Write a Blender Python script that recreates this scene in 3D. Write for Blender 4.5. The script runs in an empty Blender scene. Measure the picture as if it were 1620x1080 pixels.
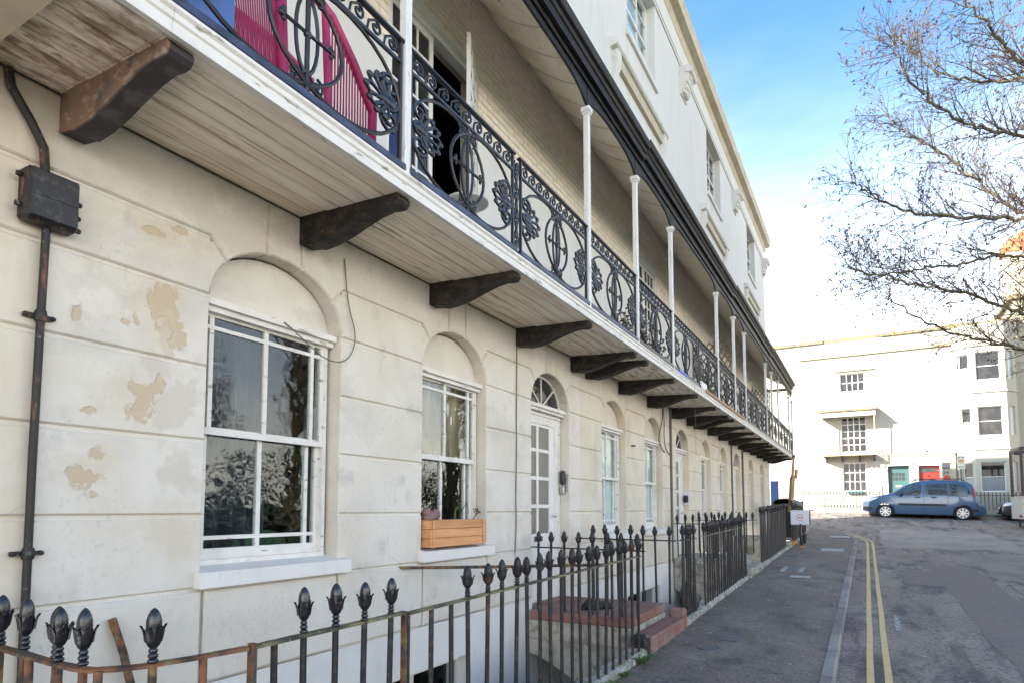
import bpy, bmesh, math, random
from mathutils import Vector, Matrix, Euler
R=math.radians; PI=math.pi
random.seed(7)
S=bpy.context.scene
COL=S.collection
# ------------------------------------------------------------------ camera
cam=bpy.data.cameras.new('camera'); camo=bpy.data.objects.new('camera',cam); COL.objects.link(camo)
cam.sensor_fit='HORIZONTAL'; cam.sensor_width=36; cam.lens=22.156; cam.shift_y=0.12055; cam.clip_end=2000; cam.clip_start=0.02
K=.86   # everything below is laid out in units of .86 m and scaled once at the end
camo.location=(3.866*K,0,1.45*K); camo.rotation_euler=(R(94.0),0,R(29.35))
S.camera=camo
# ------------------------------------------------------------------ sky, sun, exposure
SUN=Vector((-.69,-.72,0)).normalized(); EL=R(29)
SUN=Vector((SUN.x*math.cos(EL),SUN.y*math.cos(EL),math.sin(EL)))
w=bpy.data.worlds.new('World'); S.world=w; w.use_nodes=True
wt=w.node_tree; wt.nodes.clear()
def wn(t,**k):
    n=wt.nodes.new(t)
    for a,b in k.items(): setattr(n,a,b)
    return n
sky=wn('ShaderNodeTexSky',sky_type='NISHITA',sun_disc=False)
sky.sun_elevation=EL; sky.sun_rotation=math.atan2(SUN.x,SUN.y); sky.air_density=1.0; sky.dust_density=1.5; sky.ozone_density=2.0
tc=wn('ShaderNodeTexCoord'); sep=wn('ShaderNodeSeparateXYZ'); wt.links.new(tc.outputs['Generated'],sep.inputs[0])
mp=wn('ShaderNodeMapping'); mp.inputs['Scale'].default_value=(1.2,1.2,4.0); wt.links.new(tc.outputs['Generated'],mp.inputs[0])
nz=wn('ShaderNodeTexNoise'); nz.inputs['Scale'].default_value=2.2; nz.inputs['Detail'].default_value=6; wt.links.new(mp.outputs[0],nz.inputs[0])
el=wn('ShaderNodeMapRange'); el.inputs[1].default_value=.02; el.inputs[2].default_value=.60; el.inputs[3].default_value=1.06; el.inputs[4].default_value=.07
wt.links.new(sep.outputs[2],el.inputs[0])
ad=wn('ShaderNodeMath',operation='MULTIPLY_ADD'); ad.inputs[1].default_value=.40; wt.links.new(nz.outputs[0],ad.inputs[0])
sb=wn('ShaderNodeMath',operation='SUBTRACT'); sb.inputs[1].default_value=.20; wt.links.new(el.outputs[0],sb.inputs[0]); wt.links.new(sb.outputs[0],ad.inputs[2])
c0=wn('ShaderNodeClamp'); wt.links.new(ad.outputs[0],c0.inputs[0])
cl=wn('ShaderNodeMath',operation='POWER'); cl.inputs[1].default_value=1.9; wt.links.new(c0.outputs[0],cl.inputs[0])
mx=wn('ShaderNodeMix',data_type='RGBA'); wt.links.new(cl.outputs[0],mx.inputs[0]); dm=wn('ShaderNodeMix',data_type='RGBA',blend_type='MULTIPLY'); dm.inputs[0].default_value=1; wt.links.new(sky.outputs[0],dm.inputs[6]); dm.inputs[7].default_value=(.26,.40,.47,1)
wt.links.new(dm.outputs[2],mx.inputs[6]); mx.inputs[7].default_value=(5.8,5.45,4.95,1)
bg=wn('ShaderNodeBackground'); bg.inputs[1].default_value=.12; wt.links.new(mx.outputs[2],bg.inputs[0])
wo=wn('ShaderNodeOutputWorld'); wt.links.new(bg.outputs[0],wo.inputs[0])
sl=bpy.data.lights.new('sun','SUN'); sl.energy=2.2; sl.angle=R(.53); sl.color=(1,.95,.87)
so=bpy.data.objects.new('sun',sl); COL.objects.link(so); so.rotation_euler=SUN.to_track_quat('Z','Y').to_euler()
S.view_settings.view_transform='Standard'; S.view_settings.look='None'; S.view_settings.exposure=3.1; S.view_settings.gamma=1; S.view_settings.use_curve_mapping=False
S.render.engine='CYCLES'
# ------------------------------------------------------------------ mesh helpers
class MB:
    def __init__(s): s.v=[]; s.f=[]
    def add(s,v,f):
        o=len(s.v); s.v+= [tuple(p) for p in v]; s.f+=[tuple(i+o for i in q) for q in f]; return s
    def box(s,x0,x1,y0,y1,z0,z1):
        return s.add([(x0,y0,z0),(x1,y0,z0),(x1,y1,z0),(x0,y1,z0),(x0,y0,z1),(x1,y0,z1),(x1,y1,z1),(x0,y1,z1)],
            [(0,3,2,1),(4,5,6,7),(0,1,5,4),(1,2,6,5),(2,3,7,6),(3,0,4,7)])
    def cbox(s,x0,x1,y0,y1,z0,z1,b=.006):
        # chamfered box (all edges)
        v=[];ax=((x0,x1),(y0,y1),(z0,z1))
        idx={}
        for i in (0,1):
            for j in (0,1):
                for k in (0,1):
                    c=[ax[0][i],ax[1][j],ax[2][k]]; sg=[(b,-b)[i],(b,-b)[j],(b,-b)[k]]
                    for a in range(3):
                        p=[c[m]+(0 if m==a else sg[m]) for m in range(3)]
                        idx[(i,j,k,a)]=len(v); v.append(p)
        f=[]
        I=lambda i,j,k,a: idx[(i,j,k,a)]
        for i in (0,1):
            q=[I(i,0,0,0),I(i,1,0,0),I(i,1,1,0),I(i,0,1,0)]; f.append(q if i else q[::-1])
            q=[I(0,i,0,1),I(0,i,1,1),I(1,i,1,1),I(1,i,0,1)]; f.append(q if i else q[::-1])
            q=[I(0,0,i,2),I(1,0,i,2),I(1,1,i,2),I(0,1,i,2)]; f.append(q if i else q[::-1])
        for j in (0,1):
            for k in (0,1):
                f.append([I(0,j,k,1),I(1,j,k,1),I(1,j,k,2),I(0,j,k,2)])
                f.append([I(j,0,k,0),I(j,1,k,0),I(j,1,k,2),I(j,0,k,2)])
                f.append([I(j,k,0,0),I(j,k,1,0),I(j,k,1,1),I(j,k,0,1)])
                for i in (0,1): f.append([I(i,j,k,0),I(i,j,k,1),I(i,j,k,2)]) if True else 0
        seen=set(); g=[]
        for q in f:
            key=tuple(sorted(q))
            if key not in seen: seen.add(key); g.append(q)
        return s.add(v,g)
    def obox(s,c,sz,m):
        c=Vector(c); a,b,d=[q/2 for q in sz]
        v=[c+m@Vector((x*a,y*b,z*d)) for x,y,z in ((-1,-1,-1),(1,-1,-1),(1,1,-1),(-1,1,-1),(-1,-1,1),(1,-1,1),(1,1,1),(-1,1,1))]
        return s.add(v,[(0,3,2,1),(4,5,6,7),(0,1,5,4),(1,2,6,5),(2,3,7,6),(3,0,4,7)])
    def prism(s,poly,d0,d1,ax='x',ch=0,cz=0):
        # poly in the two other axes, extruded along ax from d0 to d1 (d1 side gets a chamfer)
        n=len(poly)
        mk={'x':lambda p,d:(d,p[0],p[1]),'y':lambda p,d:(p[0],d,p[1]),'z':lambda p,d:(p[0],p[1],d)}[ax]
        if ch:
            inner=inset(poly,ch)
            v=[mk(p,d0) for p in poly]+[mk(p,d1-cz) for p in poly]+[mk(p,d1) for p in inner]
            f=[tuple(range(n))[::-1],tuple(range(2*n,3*n))]
            for i in range(n):
                j=(i+1)%n; f+=[(i,j,n+j,n+i),(n+i,n+j,2*n+j,2*n+i)]
        else:
            v=[mk(p,d0) for p in poly]+[mk(p,d1) for p in poly]
            f=[tuple(range(n))[::-1],tuple(range(n,2*n))]+[(i,(i+1)%n,n+(i+1)%n,n+i) for i in range(n)]
        return s.add(v,f)
    def tube(s,pts,r,n=6,closed=False,cap=True):
        pts=[Vector(p) for p in pts]; m=len(pts); rs=r if isinstance(r,(list,tuple)) else [r]*m
        v=[];f=[]; prev=None
        for i,p in enumerate(pts):
            if closed: t=pts[(i+1)%m]-pts[i-1]
            else: t=pts[min(i+1,m-1)]-pts[max(i-1,0)]
            if t.length<1e-9: t=Vector((0,0,1))
            t.normalize()
            if prev is None:
                a=Vector((0,0,1)) if abs(t.z)<.9 else Vector((1,0,0))
                u=t.cross(a).normalized()
            else:
                u=prev-t*prev.dot(t)
                u=u.normalized() if u.length>1e-6 else t.orthogonal().normalized()
            prev=u; q=t.cross(u)
            for k in range(n):
                a=2*PI*k/n+PI/n; v.append(p+(u*math.cos(a)+q*math.sin(a))*rs[i])
        for i in range(m if closed else m-1):
            j=(i+1)%m
            for k in range(n):
                l=(k+1)%n; f.append((i*n+k,i*n+l,j*n+l,j*n+k))
        if cap and not closed: f+=[tuple(range(n))[::-1],tuple(range((m-1)*n,m*n))]
        return s.add(v,f)
    def lathe(s,prof,c=(0,0,0),n=10,mod=None,ax='z'):
        v=[];f=[];m=len(prof)
        for i,(r,z) in enumerate(prof):
            for k in range(n):
                a=2*PI*k/n; rr=r*(mod(i,a) if mod else 1)
                p=(rr*math.cos(a),rr*math.sin(a),z)
                if ax=='x': p=(p[2],p[0],p[1])
                if ax=='y': p=(p[0],p[2],p[1])
                v.append((c[0]+p[0],c[1]+p[1],c[2]+p[2]))
        for i in range(m-1):
            for k in range(n):
                l=(k+1)%n; f.append((i*n+k,i*n+l,(i+1)*n+l,(i+1)*n+k))
        f+=[tuple(range(n))[::-1],tuple(range((m-1)*n,m*n))]
        return s.add(v,f)
    def ell(s,c,rad,m=None,n=6,h=4):
        c=Vector(c); v=[];f=[]
        for i in range(1,h):
            t=PI*i/h
            for k in range(n):
                a=2*PI*k/n; p=Vector((rad[0]*math.sin(t)*math.cos(a),rad[1]*math.sin(t)*math.sin(a),rad[2]*math.cos(t)))
                v.append(c+(m@p if m else p))
        top=len(v); p=Vector((0,0,rad[2])); v.append(c+(m@p if m else p)); v.append(c-(m@p if m else p))
        for i in range(h-2):
            for k in range(n):
                l=(k+1)%n; f.append((i*n+k,(i+1)*n+k,(i+1)*n+l,i*n+l))
        for k in range(n):
            l=(k+1)%n; f+=[(top,k,l),(top+1,(h-2)*n+l,(h-2)*n+k)]
        return s.add(v,f)
    def grid(s,fn,nu,nv):
        v=[fn(i/nu,j/nv) for i in range(nu+1) for j in range(nv+1)]
        f=[(i*(nv+1)+j,(i+1)*(nv+1)+j,(i+1)*(nv+1)+j+1,i*(nv+1)+j+1) for i in range(nu) for j in range(nv)]
        return s.add(v,f)
def inset(poly,d):
    # offset a simple polygon inwards by d
    n=len(poly); A=sum(poly[i][0]*poly[(i+1)%n][1]-poly[(i+1)%n][0]*poly[i][1] for i in range(n))
    sg=1 if A>0 else -1; out=[]
    for i in range(n):
        p0=Vector(poly[i-1]);p1=Vector(poly[i]);p2=Vector(poly[(i+1)%n])
        a=(p1-p0);b=(p2-p1)
        if a.length<1e-9 or b.length<1e-9: out.append(tuple(p1)); continue
        a.normalize();b.normalize()
        na=Vector((-a.y,a.x))*sg; nb=Vector((-b.y,b.x))*sg
        m=na+nb; l=m.length
        if l<1e-6: m=na; k=1
        else: m/=l; k=min(1/max(m.dot(na),.35),2.2)
        q=p1+m*d*k; out.append((q.x,q.y))
    return out
W={}
def mesh_of(name,mb,smooth=None):
    me=bpy.data.meshes.new(name); me.from_pydata([tuple(p) for p in mb.v],[],mb.f)
    bm=bmesh.new(); bm.from_mesh(me); bmesh.ops.recalc_face_normals(bm,faces=bm.faces); bm.to_mesh(me); bm.free()
    if smooth is not None:
        me.polygons.foreach_set('use_smooth',[True]*len(me.polygons)); me.set_sharp_from_angle(angle=R(smooth))
    me.update(); return me
def build(name,mb,m,parent=None,smooth=None,label=None,kind=None,at=None):
    """link one mesh object; its vertices are given in the space of its root (world space for unrotated roots)"""
    org=Vector(W[parent]) if parent is not None else Vector((0,0,0))
    if at is not None: org=Vector(at)
    mb.v=[(p[0]-org.x,p[1]-org.y,p[2]-org.z) for p in mb.v]
    me=mesh_of(name,mb,smooth); 
    if m: me.materials.append(m)
    o=bpy.data.objects.new(name,me); COL.objects.link(o)
    if parent is not None:
        o.parent=parent; o.location=org-Vector(W[parent])
    else: o.location=org
    W[o]=tuple(org)
    if label: o['label']=label
    if kind: o['kind']=kind
    return o
def inst(name,me,parent,loc,rot=(0,0,0),sc=(1,1,1),label=None):
    o=bpy.data.objects.new(name,me); COL.objects.link(o); o.parent=parent
    o.location=Vector(loc)-Vector(W[parent]); o.rotation_euler=rot; o.scale=sc; W[o]=tuple(loc)
    if label: o['label']=label
    return o
def tag(o,label,cat,group=None,kind=None):
    o['label']=label; o['category']=cat
    if group: o['group']=group
    if kind: o['kind']=kind
    return o
def thing(name,label,cat,loc=(0,0,0),rz=0,group=None,local=False):
    o=bpy.data.objects.new(name,None); COL.objects.link(o); o.location=loc; o.rotation_euler=(0,0,rz); o.empty_display_size=.2
    W[o]=(0,0,0) if local else tuple(loc)
    return tag(o,label,cat,group)
def dup(o,parent=None):
    c=o.copy(); COL.objects.link(c); c.parent=parent; W[c]=W.get(o,(0,0,0))
    for ch in list(o.children): dup(ch,c)
    return c
def struct(name,mb,m,smooth=None,parent=None):
    o=build(name,mb,m,parent,smooth)
    if parent is None: o['kind']='structure'
    return o
# ------------------------------------------------------------------ materials
def mat(name,base,layers=(),rough=.85,bumps=(),metal=0,rl=None,spec=.5,coat=0,space='world',vary=0):
    """weathered surface: base colour, noise layers mixed over it, noise bumps. layer: dict(c,s,lo,hi,d,k,mask)"""
    m=bpy.data.materials.new(name); m.use_nodes=True; t=m.node_tree; t.nodes.clear()
    def N(ty,**k):
        n=t.nodes.new(ty)
        for a,b in k.items(): setattr(n,a,b)
        return n
    L=t.links.new
    out=N('ShaderNodeOutputMaterial'); b=N('ShaderNodeBsdfPrincipled'); L(b.outputs[0],out.inputs[0])
    if space=='world':
        vs=N('ShaderNodeVectorMath',operation='SCALE'); vs.inputs['Scale'].default_value=1/K; L(N('ShaderNodeNewGeometry').outputs['Position'],vs.inputs[0]); pos=vs.outputs[0]
    else: pos=N('ShaderNodeTexCoord').outputs['Object']
    def noise(s,d=4,rgh=.55,off=0):
        mp=N('ShaderNodeMapping'); L(pos,mp.inputs[0])
        mp.inputs['Scale'].default_value=s if isinstance(s,tuple) else (s,s,s); mp.inputs['Location'].default_value=(off*3.1,off*1.7,off*2.3)
        n=N('ShaderNodeTexNoise'); n.inputs['Scale'].default_value=1; n.inputs['Detail'].default_value=d; n.inputs['Roughness'].default_value=rgh
        L(mp.outputs[0],n.inputs[0]); return n.outputs[0]
    def mr(x,lo,hi,a=0,bb=1):
        r=N('ShaderNodeMapRange'); r.inputs[1].default_value=lo; r.inputs[2].default_value=hi; r.inputs[3].default_value=a; r.inputs[4].default_value=bb
        L(x,r.inputs[0]); return r.outputs[0]
    def mul(a,bb):
        n=N('ShaderNodeMath',operation='MULTIPLY')
        for i,q in enumerate((a,bb)):
            if isinstance(q,(int,float)): n.inputs[i].default_value=q
            else: L(q,n.inputs[i])
        return n.outputs[0]
    def add(a,bb,op='ADD'):
        n=N('ShaderNodeMath',operation=op)
        for i,q in enumerate((a,bb)):
            if isinstance(q,(int,float)): n.inputs[i].default_value=q
            else: L(q,n.inputs[i])
        return n.outputs[0]
    def spots(lst,soft=.5,ns=9,amt=.55):
        tot=None
        for (y,z,ry,rz) in lst:
            mp=N('ShaderNodeMapping'); L(pos,mp.inputs[0])
            mp.inputs['Location'].default_value=(0,-y/ry,-z/rz); mp.inputs['Scale'].default_value=(0,1/ry,1/rz)
            ln=N('ShaderNodeVectorMath',operation='LENGTH'); L(mp.outputs[0],ln.inputs[0])
            v=add(1.15,ln.outputs['Value'],'SUBTRACT')
            tot=v if tot is None else add(tot,v,'MAXIMUM')
        nn=add(mul(add(noise(ns,5,.6,5),.5,'SUBTRACT'),3*amt),tot)
        return mr(nn,.1,.1+soft)
    col=None; disp=None
    rgb=N('ShaderNodeRGB'); rgb.outputs[0].default_value=(*base,1); col=rgb.outputs[0]
    rgh=None
    for i,l in enumerate(layers):
        if 'crack' in l:
            nd=N('ShaderNodeTexNoise'); nd.inputs['Scale'].default_value=2.5; nd.inputs['Detail'].default_value=5; L(pos,nd.inputs[0])
            va=N('ShaderNodeMix',data_type='RGBA',blend_type='LINEAR_LIGHT'); va.inputs[0].default_value=l.get('warp',.25); L(pos,va.inputs[6]); L(nd.outputs[1],va.inputs[7])
            vo=N('ShaderNodeTexVoronoi',feature='DISTANCE_TO_EDGE'); vo.inputs['Scale'].default_value=l['crack']; L(va.outputs[2],vo.inputs['Vector'])
            f=mr(vo.outputs['Distance'],0,l['w'],1,0)
        elif 'spots' in l: f=spots(l['spots'],l.get('soft',.12),l.get('ns',9),l.get('amt',.5))
        else: f=mr(noise(l.get('s',3),l.get('d',5),l.get('r',.6),l.get('o',i+1)),l.get('lo',.45),l.get('hi',.65))
        if 'and' in l:
            a=l['and']; f=mul(f,mr(noise(a.get('s',2),a.get('d',4),.6,i+20),a.get('lo',.4),a.get('hi',.6)))
        if 'axis' in l:
            sp=N('ShaderNodeSeparateXYZ'); L(pos,sp.inputs[0]); ai,lo,hi=l['axis']; f=mul(f,mr(sp.outputs[ai],lo,hi))
        f=mul(f,l.get('k',1))
        mx=N('ShaderNodeMix',data_type='RGBA'); L(f,mx.inputs[0]); L(col,mx.inputs[6]); mx.inputs[7].default_value=(*l['c'],1); col=mx.outputs[2]
        if 'h' in l:
            q=mul(f,l['h']); disp=q if disp is None else add(disp,q)
        if 'rough' in l:
            q=mul(f,l['rough']-rough); rgh=q if rgh is None else add(rgh,q)
    if vary:
        oi=N('ShaderNodeObjectInfo'); hs=N('ShaderNodeHueSaturation'); L(mr(oi.outputs['Random'],0,1,1-vary,1+vary),hs.inputs['Value']); L(col,hs.inputs['Color']); col=hs.outputs[0]
    L(col,b.inputs['Base Color'])
    if rgh is not None: L(add(rgh,rough),b.inputs['Roughness'])
    else: b.inputs['Roughness'].default_value=rough
    b.inputs['Metallic'].default_value=metal; b.inputs['Specular IOR Level'].default_value=spec
    if coat: b.inputs['Coat Weight'].default_value=coat; b.inputs['Coat Roughness'].default_value=.05
    for s,h in bumps:
        q=mul(noise(s,6,.6,9),h); disp=q if disp is None else add(disp,q)
    if disp is not None:
        bp=N('ShaderNodeBump'); bp.inputs['Distance'].default_value=1; bp.inputs['Strength'].default_value=1
        L(disp,bp.inputs['Height']); L(bp.outputs[0],b.inputs['Normal'])
    return m
def glass_mat(name,tint=(.9,.95,.95),wob=.0014,refl=1.0):
    m=bpy.data.materials.new(name); m.use_nodes=True; t=m.node_tree; t.nodes.clear()
    o=t.nodes.new('ShaderNodeOutputMaterial'); mx=t.nodes.new('ShaderNodeMixShader'); tr=t.nodes.new('ShaderNodeBsdfTransparent'); gl=t.nodes.new('ShaderNodeBsdfGlossy')
    fr=t.nodes.new('ShaderNodeFresnel'); bfm=t.nodes.new('ShaderNodeMapRange'); bfm.inputs[3].default_value=1.42*refl; bfm.inputs[4].default_value=1/(1.42*refl)
    tr.inputs[0].default_value=(*tint,1); gl.inputs['Roughness'].default_value=.015
    g=t.nodes.new('ShaderNodeNewGeometry'); n=t.nodes.new('ShaderNodeTexNoise'); n.inputs['Scale'].default_value=5; bp=t.nodes.new('ShaderNodeBump'); bp.inputs['Distance'].default_value=wob
    L=t.links.new; L(g.outputs['Backfacing'],bfm.inputs[0]); L(bfm.outputs[0],fr.inputs[0]); L(g.outputs['Position'],n.inputs[0]); L(n.outputs[0],bp.inputs['Height']); L(bp.outputs[0],gl.inputs['Normal'])
    L(fr.outputs[0],mx.inputs[0]); L(tr.outputs[0],mx.inputs[1]); L(gl.outputs[0],mx.inputs[2]); L(mx.outputs[0],o.inputs[0])
    return m
M={}
TAN=(.50,.385,.24); 
dirt=dict(c=(.30,.27,.22),s=(2.2,2.2,1.6),lo=.52,hi=.78,k=.35)
fine=dict(c=(.40,.36,.30),s=30,lo=.56,hi=.75,k=.28,d=6,**{'and':dict(s=1.1,lo=.45,hi=.65)})
crk=dict(c=(.30,.27,.23),crack=.8,w=.005,k=.5,h=-.002,**{'and':dict(s=.9,lo=.48,hi=.60)})
streak=dict(c=(.33,.31,.28),s=(5,5,.5),lo=.55,hi=.8,k=.4)
M['stucco']=mat('stucco',(.66,.605,.505),[dict(c=(.58,.50,.375),s=1.3,lo=.42,hi=.68,k=.65),dirt,streak,fine,crk],.9,[(60,.0012),(8,.004)])
GR=(.53,.475,.40)
M['stucco_peeled']=mat('stucco_peeled',(.67,.63,.56),[dict(c=(.585,.525,.43),s=1.5,lo=.42,hi=.66,k=.65),
  dict(c=(.36,.34,.31),s=(5,5,4),lo=.54,hi=.74,k=.55,**{'and':dict(s=1.3,lo=.42,hi=.6)}),
  dict(c=(.33,.31,.29),s=34,lo=.54,hi=.72,k=.45,d=7,**{'and':dict(s=1.6,lo=.45,hi=.6)}),crk,dict(c=(.50,.47,.43),s=(1.1,1.1,2.2),lo=.52,hi=.66,k=.5),
  dict(c=GR,spots=[(2.45,2.13,.17,.24),(2.49,1.70,.17,.18),(2.33,2.32,.13,.1),(2.85,3.45,.5,.2),(1.85,2.56,.07,.09),(3.15,3.55,.6,.1)],soft=.45,h=-.003,k=.6,amt=1.2,ns=6),
  dict(c=(.57,.49,.375),spots=[(2.34,2.72,.2,.28),(2.2,2.1,.26,.2),(1.95,1.68,.2,.16),(2.3,3.22,.4,.12),(2.5,1.3,.3,.2)],soft=.9,k=.6,ns=7,amt=1.0),
  dict(c=TAN,spots=[(2.34,2.74,.10,.15),(2.43,2.56,.075,.13),(2.126,2.58,.035,.03),(2.17,2.60,.03,.05),(2.24,2.1,.09,.12),(2.33,2.22,.05,.06),(1.915,1.62,.08,.08),(1.97,1.76,.05,.04),(1.85,2.56,.03,.05),(1.93,2.02,.05,.025),(2.25,3.2,.10,.03),(2.42,3.27,.06,.03)],soft=.32,h=-.004,k=.75,ns=13,amt=1.25),
  dict(c=(.56,.47,.34),spots=[(2.38,2.58,.06,.16)],soft=.25,k=.7,ns=20)],.9,[(70,.0012),(9,.005)])
M['stucco_white']=mat('stucco_white',(.62,.60,.555),[dict(c=(.52,.485,.42),s=(3,3,.5),lo=.5,hi=.75,k=.5),dict(c=(.38,.37,.36),s=(9,9,.45),lo=.56,hi=.76,k=.45),fine],.88,[(50,.001),(6,.004)])
M['stucco_ochre']=mat('stucco_ochre',(.50,.43,.31),[dict(c=(.42,.35,.24),s=3,lo=.4,hi=.7,k=.6),dict(c=(.2,.18,.13),s=(8,8,3),lo=.56,hi=.75,k=.5)],.9,[(40,.001)])
M['cornice']=mat('cornice',(.56,.50,.39),[dict(c=(.46,.36,.22),s=(1.5,1.2,5),lo=.42,hi=.62,k=.7),dict(c=(.2,.18,.14),s=(6,6,2),lo=.56,hi=.75,k=.5)],.9,[(40,.0015)])
M['coping']=mat('coping',(.26,.215,.12),[dict(c=(.16,.15,.10),s=5,lo=.45,hi=.62,k=.8),dict(c=(.5,.42,.15),s=8,lo=.55,hi=.7,k=.6)],.95,[(30,.004)])
M['basement']=mat('basement',(.68,.665,.63),[dict(c=(.5,.5,.49),s=(2,2,1),lo=.5,hi=.75,k=.5),fine],.85,[(50,.0008)])
M['brick']=mat('brick',(.84,.755,.645),[dict(c=(.70,.60,.46),s=(4,4,12),lo=.42,hi=.68,k=.6),dict(c=(.42,.35,.28),s=(1.6,.9,1.6),lo=.52,hi=.76,k=.5),dict(c=(.68,.60,.47),s=(6,5,16),lo=.5,hi=.7,k=.5),fine],.9,[(50,.0015)])
M['mortar']=mat('mortar',(.66,.585,.49),[dirt],.95)
M['paint']=mat('white_paint',(.72,.70,.665),[dict(c=(.45,.43,.40),s=(14,14,3),lo=.6,hi=.72,k=.6),dict(c=(.62,.61,.58),s=4,lo=.45,hi=.7,k=.5)],.5,[(60,.0005)])
M['old_paint']=mat('old_white_paint',(.72,.69,.64),[dict(c=(.28,.24,.19),s=(22,5,22),lo=.60,hi=.66,k=.85,h=-.001),dict(c=(.55,.53,.48),s=5,lo=.45,hi=.7,k=.6)],.65,[(60,.0006)])
M['post']=mat('post_paint',(.70,.685,.65),[dict(c=(.36,.34,.30),s=(20,20,2.2),lo=.56,hi=.7,k=.6),dict(c=(.24,.2,.17),s=(30,30,8),lo=.65,hi=.7,k=.7)],.6,[(40,.001)])
M['soffit']=mat('soffit_boards',(.88,.80,.67),[dict(c=(.70,.57,.43),s=(14,1.2,4),lo=.42,hi=.64,k=.8),dict(c=(.40,.28,.18),s=(20,2.0,4),lo=.59,hi=.68,k=.5,h=-.001),dict(c=(.30,.20,.13),s=(26,1.1,3),lo=.63,hi=.67,k=.85,h=-.001),
   dict(c=(.21,.13,.085),s=(9,3.2,3),lo=.46,hi=.60,k=.85,h=-.0015,axis=(1,2.15,1.5)),dict(c=(.30,.15,.07),s=(14,6,4),lo=.57,hi=.68,k=.8,axis=(1,2.2,1.6)),
   dict(c=(.17,.12,.08),s=(20,2.6,4),lo=.52,hi=.66,k=.8,axis=(1,6.2,10))],.85,[((40,6,20),.002)])
M['timber']=mat('black_timber',(.008,.0065,.006),[dict(c=(.06,.042,.03),s=(9,14,14),lo=.46,hi=.66,k=.8),dict(c=(.15,.12,.10),s=(26,26,40),lo=.63,hi=.69,k=.7)],.7,[((10,30,34),.009),(7,.012)])
M['timber_worn']=mat('worn_timber',(.035,.028,.03),[dict(c=(.25,.16,.11),s=(7,4,9),lo=.22,hi=.42,k=.95,axis=(1,1.722,1.708)),dict(c=(.42,.34,.28),s=(16,10,20),lo=.54,hi=.66,k=.7,axis=(1,1.722,1.708)),dict(c=(.10,.085,.09),s=(6,6,6),lo=.5,hi=.62,k=.7)],.7,[((10,30,30),.004)])
M['iron']=mat('black_iron',(.007,.0075,.011),[dict(c=(.055,.052,.055),s=18,lo=.56,hi=.72,k=.55),dict(c=(.22,.08,.03),s=9,lo=.66,hi=.72,k=.8)],.42,[(60,.0015)],spec=.6)
M['iron_blue']=mat('blue_black_iron',(.03,.045,.10),[dict(c=(.01,.011,.018),s=(14,5,14),lo=.42,hi=.58,k=.9),dict(c=(.12,.14,.2),s=16,lo=.6,hi=.72,k=.6),dict(c=(.20,.08,.03),s=11,lo=.67,hi=.72,k=.8)],.45,[(60,.0012)],spec=.6)
M['iron_dusty']=mat('dusty_iron',(.009,.009,.011),[dict(c=(.085,.08,.08),s=22,lo=.52,hi=.7,k=.6),dict(c=(.14,.055,.025),s=7,lo=.60,hi=.68,k=.7)],.5,[(70,.001)])
M['iron_gloss']=mat('glossy_black_iron',(.012,.012,.016),[dict(c=(.16,.10,.07),s=30,lo=.62,hi=.7,k=.5)],.22,[(45,.002)],spec=.7)
M['iron_rust']=mat('rusted_iron_rail',(.055,.045,.035),[dict(c=(.23,.09,.035),s=(9,9,9),lo=.42,hi=.56,k=.9),dict(c=(.20,.17,.06),s=14,lo=.54,hi=.64,k=.8),dict(c=(.015,.014,.014),s=7,lo=.5,hi=.6,k=.8)],.75,[(40,.004)])
M['iron_moss']=mat('mossy_iron_rail',(.045,.04,.03),[dict(c=(.22,.19,.09),s=(16,4,16),lo=.40,hi=.56,k=.9),dict(c=(.30,.29,.22),s=26,lo=.55,hi=.66,k=.6)],.8,[(40,.003)])
M['pipe']=mat('black_pipe',(.013,.011,.012),[dict(c=(.20,.07,.03),s=(20,20,6),lo=.56,hi=.66,k=.85),dict(c=(.3,.28,.26),s=30,lo=.62,hi=.7,k=.6)],.55,[(40,.002)])
M['canopy']=mat('canopy_underside',(.86,.79,.66),[dict(c=(.66,.55,.41),s=(4,3,4),lo=.45,hi=.7,k=.6),dict(c=(.2,.15,.1),s=14,lo=.66,hi=.72,k=.7)],.8,[(30,.001)])
M['gutter']=mat('black_gutter',(.012,.0105,.010),[dict(c=(.06,.05,.042),s=(9,3,9),lo=.5,hi=.7,k=.6)],.55,[(40,.002)],spec=.25)
M['lead']=mat('canopy_top',(.18,.19,.2),[dirt],.6)
M['asphalt']=mat('road_asphalt',(.262,.198,.155),[dict(c=(.38,.305,.25),s=(.8,.5,1),lo=.45,hi=.65,k=.7),dict(c=(.06,.057,.058),s=(1.7,.6,1),lo=.50,hi=.64,k=.85),dict(c=(.025,.024,.024),crack=.55,w=.012,k=.9,h=-.006,warp=.45,**{'and':dict(s=.5,lo=.44,hi=.54)}),dict(c=(.03,.03,.03),crack=1.7,w=.012,k=.8,h=-.004,warp=.4,**{'and':dict(s=.35,lo=.52,hi=.62)}),dict(c=(.34,.32,.305),s=30,lo=.50,hi=.62,k=.55,d=5),dict(c=(.035,.03,.028),s=22,lo=.51,hi=.62,k=.6,d=5),dict(c=(.07,.066,.064),s=(3.5,.35,1),lo=.53,hi=.62,k=.6,d=6),dict(c=(.5,.49,.47),s=9,lo=.72,hi=.75,k=.8,d=2)],.75,[(60,.008),(9,.03)],spec=.35)
M['patch']=mat('patched_asphalt',(.32,.26,.21),[dict(c=(.15,.145,.145),s=(1.2,.6,1),lo=.45,hi=.65,k=.6),dict(c=(.1,.1,.1),s=90,lo=.6,hi=.7,k=.5,d=3)],.85,[(120,.002)])
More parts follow.
